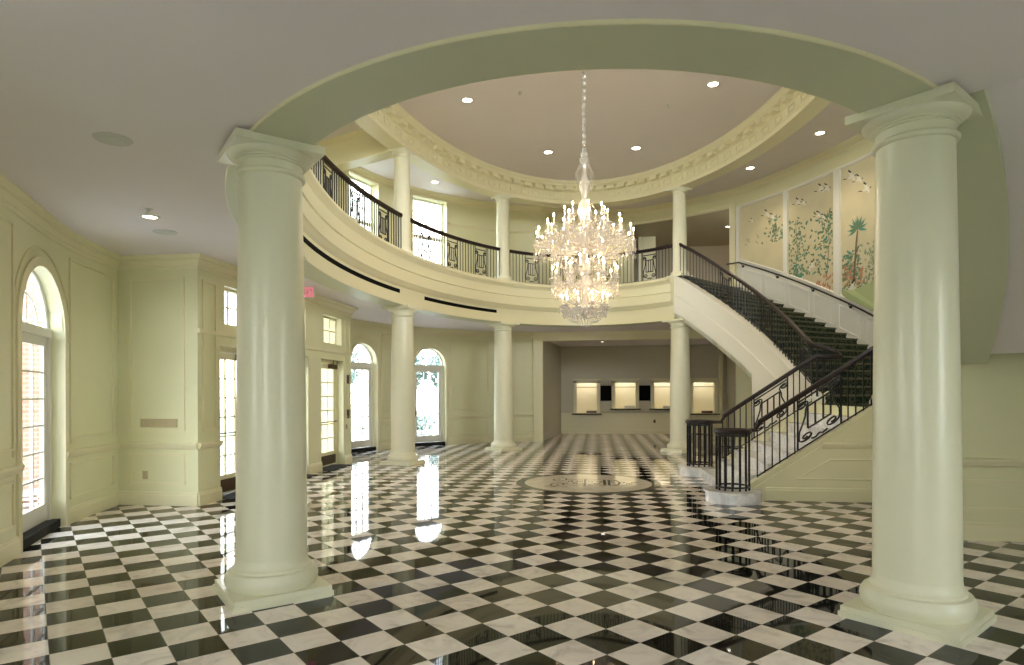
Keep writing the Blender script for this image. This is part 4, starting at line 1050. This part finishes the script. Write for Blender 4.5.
for (x, y, z, lb, pw) in ((-2.69, 13.08, ZM, 'ceiling downlight high in the rotunda, at its upper left', 150), (-1.22, 16.2, ZM, 'rotunda downlight just left of the chandelier chain', 150), (1.0, 16.25, ZM, 'rotunda downlight just right of the chandelier chain', 150), (2.33, 13.1, ZM, 'ceiling downlight high in the rotunda, at its upper right', 150),
    (5.31, 15.98, ZA, 'gallery ceiling downlight over the stair, nearer the murals', 120), (4.22, 18.2, ZA, 'gallery ceiling downlight over the stair, nearer the column', 120), (-4.69, 18.08, ZA, 'gallery ceiling downlight before the second upstairs window', 120), (-5.7, 12, ZA, 'gallery ceiling downlight over the entrance', 120),
    (-4.99, 6.52, ZC, 'lit downlight in the low ceiling by the left arched door', 34), (3.2, 2.2, ZC, 'added fill downlight out of view in the low ceiling, front right', 34), (-1.8, 1.0, ZC, 'added fill downlight out of view in the low ceiling, front left', 34),  # front pair is out of view, added to light the foreground
    (4.59, 23.05, 7.45, 'small downlight in the dark upstairs corridor', 20), (0.2, 23, 3.46, 'downlight in the back room, above the left ticket windows', 60), (3.0, 23, 3.46, 'downlight in the back room, above the right ticket windows', 60)):
    downlight(x, y, z, lb, pw, r=.075 if z < 7.5 else .10)
for (x, y, lb) in ((-3.76, 4.5, 'round ceiling speaker above the left foreground'), (-5.28, 7.16, 'round ceiling speaker beyond the lit low downlight')):
    s_ = MB(); s_.lathe((x, y, ZC), [(.11, -.008), (.13, -.01), (.14, 0)], 28, cap=True); s_.lathe((x, y, ZC-.012), [(.001, 0), (.085, 0), (.09, .004)], 28, cap=False); tag(s_.build('ceiling_speaker', M['grey'], loc=(x, y, ZC)), lb, 'ceiling speaker')
for (x, y, z, lb) in ((-4.80, 6.25, ZC, 'small sprinkler head beside the lit low downlight'), (-1.55, 12.9, ZM, 'small sprinkler head in the rotunda ceiling, left side'), (1.55, 13.9, ZM, 'small sprinkler head in the rotunda ceiling, right side')):
    s_ = MB(); s_.lathe((x, y, z), [(.045, -.004), (.045, 0), (.02, -.006), (.012, -.04), (.03, -.045), (.03, -.05)], 16); tag(s_.build('sprinkler_head', M['grey'], loc=(x, y, z)), lb, 'sprinkler')

# ------------------------------------------------------------------ medallion
md = thing('floor_medallion', 'round pale marble medallion with a dark ring, inlaid in the chequered floor', 'floor medallion', (-.17, 11.46, 0))
def disc(r0, r1, z, m_, name, n_=96, par=md):
    o = MB(); c = Vector((-.17, 11.46))
    if r0 <= 0: o.add([(c.x+r1*math.cos(2*pi*i/n_), c.y+r1*math.sin(2*pi*i/n_), z) for i in range(n_)], [tuple(range(n_))])
    else: o.sweep([(c, Vector((math.cos(2*pi*i/n_), math.sin(2*pi*i/n_))), z) for i in range(n_)], [(r0, 0), (r1, 0)], closed_prof=False, closed_path=True)
    return o.build(name, m_, par)
disc(1.13, 1.29, .0015, M['mring'], 'ring'); disc(0, 1.135, .002, M['medal'], 'disc')
ik = MB(); c = Vector((-.17, 11.46))
def ink(pts, w_=.014):
    P = [Vector(p) for p in pts]
    for i in range(len(P)-1):
        d = (P[i+1]-P[i]); 
        if d.length < 1e-5: continue
        n_ = Vector((-d.y, d.x)).normalized()*w_; a, b = P[i]+c, P[i+1]+c
        ik.quad((a.x-n_.x, a.y-n_.y, .003), (b.x-n_.x, b.y-n_.y, .003), (b.x+n_.x, b.y+n_.y, .003), (a.x+n_.x, a.y+n_.y, .003))
ink([(x-.55, y*1.6+.35) for x, y in spiral(0, 0, .02, .2, 0, 1.4, 30)]); ink([(x-.5, y*1.6-.3) for x, y in spiral(0, 0, .02, .2, pi, 1.4, 30)]); ink([(-.75, -.5), (-.6, -.62), (-.5, -.45)])
for x, y0, y1 in ((-.05, -.45, .42), (.30, -.3, .35), (.38, -.3, .35)): ink([(x, y0), (x, y1)], .022)
ink([(.44+.12*math.cos(a), .02+.33*math.sin(a)) for a in [-pi/2+pi*i/16 for i in range(17)]], .018)
for k_ in range(14):
    x = -.42+k_*.095; r_ = .06; ink([(x+u, v*1.8+(.12 if k_ % 2 else -.12)) for u, v in spiral(0, 0, .015, r_, k_, 1.1, 14)], .009)
ink([(-.4+.1*i, -.32-.05*math.sin(i*1.1)) for i in range(13)], .01); ink([(-.4+.1*i, .36+.05*math.sin(i*1.3)) for i in range(13)], .01); ink([(.62, .1), (.75, -.05), (.85, .08), (.9, .0)], .01)
ik.build('inlay_lettering', M['ink'], md)

# ------------------------------------------------------------------ chandelier
CH = Vector((-.21, 11.4)); chd = thing('chandelier', 'huge three-tiered crystal chandelier with lit candle bulbs hanging in the rotunda', 'chandelier', (CH.x, CH.y, ZM))
def cp(a, r, z): return (CH.x+r*math.cos(a), CH.y+r*math.sin(a), z)
s_ = MB(); s_.tube([(CH.x, CH.y, ZM), (CH.x, CH.y, 2.95)], .012, 6); s_.lathe((CH.x, CH.y, ZM), [(.10, 0), (.11, -.03), (.06, -.07), (.02, -.1)], 20); s_.build('rod', M['silver'], chd, True)
z = ZM-.15; s_ = MB(); i = 0
while z > 5.95:
    s_.lathe((CH.x, CH.y, z), [(.014, .06), (.042, .03), (.028, 0), (.042, -.03), (.014, -.06)], 8); z -= .13; i += 1
s_.build('glass_sleeve', M['crystal'], chd, True)
s_ = MB(); s_.lathe((CH.x, CH.y, 0), [(.02, 5.95), (.07, 5.90), (.05, 5.84), (.09, 5.80), (.04, 5.72), (.035, 5.55), (.06, 5.45), (.10, 5.35), (.06, 5.22), (.04, 5.1), (.10, 5.0), (.13, 4.85), (.08, 4.7), (.05, 4.6), (.12, 4.45), (.20, 4.35), (.22, 4.28), (.06, 4.2), (.05, 4.05), (.10, 3.95), (.13, 3.8), (.06, 3.7), (.16, 3.58), (.17, 3.52), (.05, 3.45), (.06, 3.3), (.13, 3.2), (.14, 3.12), (.05, 3.0), (.02, 2.95)], 20)
s_.build('stem', M['crystal'], chd, True)
TIERS = [(16, .86, 4.42, 4.22, 0.0), (12, .66, 4.62, 4.28, .13), (8, .36, 4.84, 4.34, .2), (12, .58, 3.76, 3.54, .1), (6, .34, 3.92, 3.56, .3), (10, .40, 3.26, 3.12, 0)]
drops = MB(); rc = random.Random(11)
for n_, R, zc0, zr, a0 in TIERS:
    for i in range(n_):
        a = a0+2*pi*i/n_
        arm = MB(); pts = []
        for k in range(9):
            u = k/8; r_ = .10+(R-.10)*u; zz = zr-.16*math.sin(pi*min(1, u*1.15))*(R/.86)+(zc0-.10-zr)*u**3
            pts.append(cp(a, r_, zz))
        arm.tube(pts, .011, 5); ar = arm.build('arm', M['crystal'], chd, True)
        bo = MB(); bo.lathe(cp(a, R, zc0-.10), [(.012, -.02), (.055, .0), (.06, .012), (.02, .012), (.022, .045)], 10); bo.build('drip_pan', M['crystal'], ar, True)
        cd = MB(); cd.lathe(cp(a, R, zc0-.06), [(.013, 0), (.013, .135)], 8); cd.build('candle', M['candle'], ar, True)
        bb = MB(); bb.lathe(cp(a, R, zc0+.07), [(.006, 0), (.014, .018), (.013, .035), (.005, .055), (.001, .062)], 8); bb.build('bulb', M['bulb'], ar, True)
        for j in range(12):
            b2 = a+rc.uniform(-.06, .06)/R; rr = R+rc.uniform(-.06, .06); L_ = rc.choice((.10, .14, .2, .27, .32)) if R > .5 else rc.choice((.06, .09)); zz = zc0-.12
            nn_ = int(L_/.028)
            for q in range(nn_): drops.octa(cp(b2, rr, zz-q*.028), .008 if q < nn_-1 else .014, .012 if q < nn_-1 else .035)
        # swag of beads to the neighbour
        for q in range(1, 16):
            u = q/16; b2 = a+2*pi/n_*u; drops.octa(cp(b2, R*.98, zc0-.12-.16*4*u*(1-u)), .0085, .011)
        for q in range(1, 18):
            u = q/18; drops.octa(cp(a+.05, .12+(R-.12)*u, zc0+.22*(1-u)**1.2-.1*math.sin(pi*u)), .0085, .011)
# basket curtains of beads
for (r0, z0, r1, z1, n_) in ((.05, 5.84, .16, 5.55, 16), (.16, 5.55, .10, 5.20, 16), (.34, 4.30, .62, 4.02, 30), (.62, 4.02, .20, 3.78, 30), (.30, 3.52, .46, 3.38, 28), (.46, 3.38, .16, 3.2, 28), (.42, 3.16, .34, 3.0, 34), (.34, 3.0, .16, 2.88, 28), (.16, 2.88, .02, 2.82, 10), (.2, 3.1, .4, 3.16, 20)):
    for i in range(n_):
        a = 2*pi*i/n_; k = max(3, int(math.hypot(r1-r0, z1-z0)/.032))
        for q in range(k): u = q/k; drops.octa(cp(a, r0+(r1-r0)*u, z0+(z1-z0)*u-.03*math.sin(pi*u)), .010, .014)
for i in range(2000):
    tier = rc.choice(((.80, 4.12, .22), (.80, 4.3, .12), (.6, 4.4, .2), (.52, 3.5, .16), (.40, 3.05, .12)))
    a = rc.uniform(0, 2*pi); rr = tier[0]*math.sqrt(rc.random()); drops.octa(cp(a, rr, tier[1]+rc.uniform(-tier[2], tier[2])*(1-.5*rr/tier[0])), .012, .022)
drops.octa((CH.x, CH.y, 2.82), .03, .04)
o = drops.build('crystal_drops', M['crystal'], chd); o['kind'] = 'stuff'

# ------------------------------------------------------------------ outdoors
mb = MB(); mb.quad((-60, -50, -.12), (40, -50, -.12), (40, 70, -.12), (-60, 70, -.12)); structure(mb, 'lawn', M['grass'])
mb = MB(); mb.quad((-13, -8, -.08), (-6.9, -8, -.08), (-6.9, 23, -.08), (-13, 23, -.08)); structure(mb, 'terrace', M['pave'])
mb = MB(); mb.box((-14.5, 10.2, 3.4), (4.4, 2.0, 3.5)); structure(mb, 'wall_wing', M['brick'])
rt_ = random.Random(3)
def tree(x, y, h, r, label):
    t = thing('tree', label, 'tree', (x, y, -.12), 'trees beyond the lawn')
    tk = MB(); tk.tube([(x, y, -.12), (x+.1, y, h*.3), (x-.1, y+.1, h*.75)], [.22, .16, .06], 8); tk.build('trunk', M['bark'], t, True)
    cr = MB()
    for i in range(800):
        a, b = rt_.uniform(0, 2*pi), rt_.uniform(-1, 1); rr = r*rt_.random()**.4; s = math.sqrt(1-b*b)
        c = Vector((x+rr*s*math.cos(a), y+rr*s*math.sin(a), h*.66+rr*b*.95)); e = [Vector((rt_.gauss(0, .34), rt_.gauss(0, .34), rt_.gauss(0, .34))) for _ in range(3)]
        cr.add([c+e[0], c+e[1], c+e[2]], [(0, 1, 2)])
    cr.build('crown', M['leaf'], t)
for i, (x, y, h, r) in enumerate(((-18, 56, 6, 2.4), (-27, 62, 7, 2.8), (-13.2, 57, 5.5, 2.2), (-34, 46, 6.5, 2.8), (-27, 33, 5, 2.4))):
    tree(x, y, h, r, ['leafy tree seen through the back arched doors, left', 'tall tree far behind the arched doors', 'leafy tree seen through the arched door nearest the back', 'tree beyond the entrance doors', 'small tree seen through the transoms'][i])
for i, (x, y) in enumerate(((-7.6, 26.2), (-9.3, 26.6), (-11.2, 25.6))):
    h = MB()
    for k in range(170):
        c = Vector((x+max(-.6, min(.6, rt_.gauss(0, .3))), y+max(-.6, min(.6, rt_.gauss(0, .3))), .12+abs(rt_.gauss(0, .22)))); e = [Vector((rt_.gauss(0, .1), rt_.gauss(0, .1), rt_.gauss(0, .1))) for _ in range(3)]; h.add([c+e[0], c+e[1], c+e[2]], [(0, 1, 2)])
    tag(h.build('shrub', M['leaf'], loc=(x, y, -.1)), ['low shrub outside the arched door nearest the back', 'middle low shrub outside the arched doors', 'low shrub outside the arched door nearer the entrance'][i], 'shrub', 'low shrubs outside')

for o in bpy.data.objects:
    if '_o' in o.keys(): del o['_o']
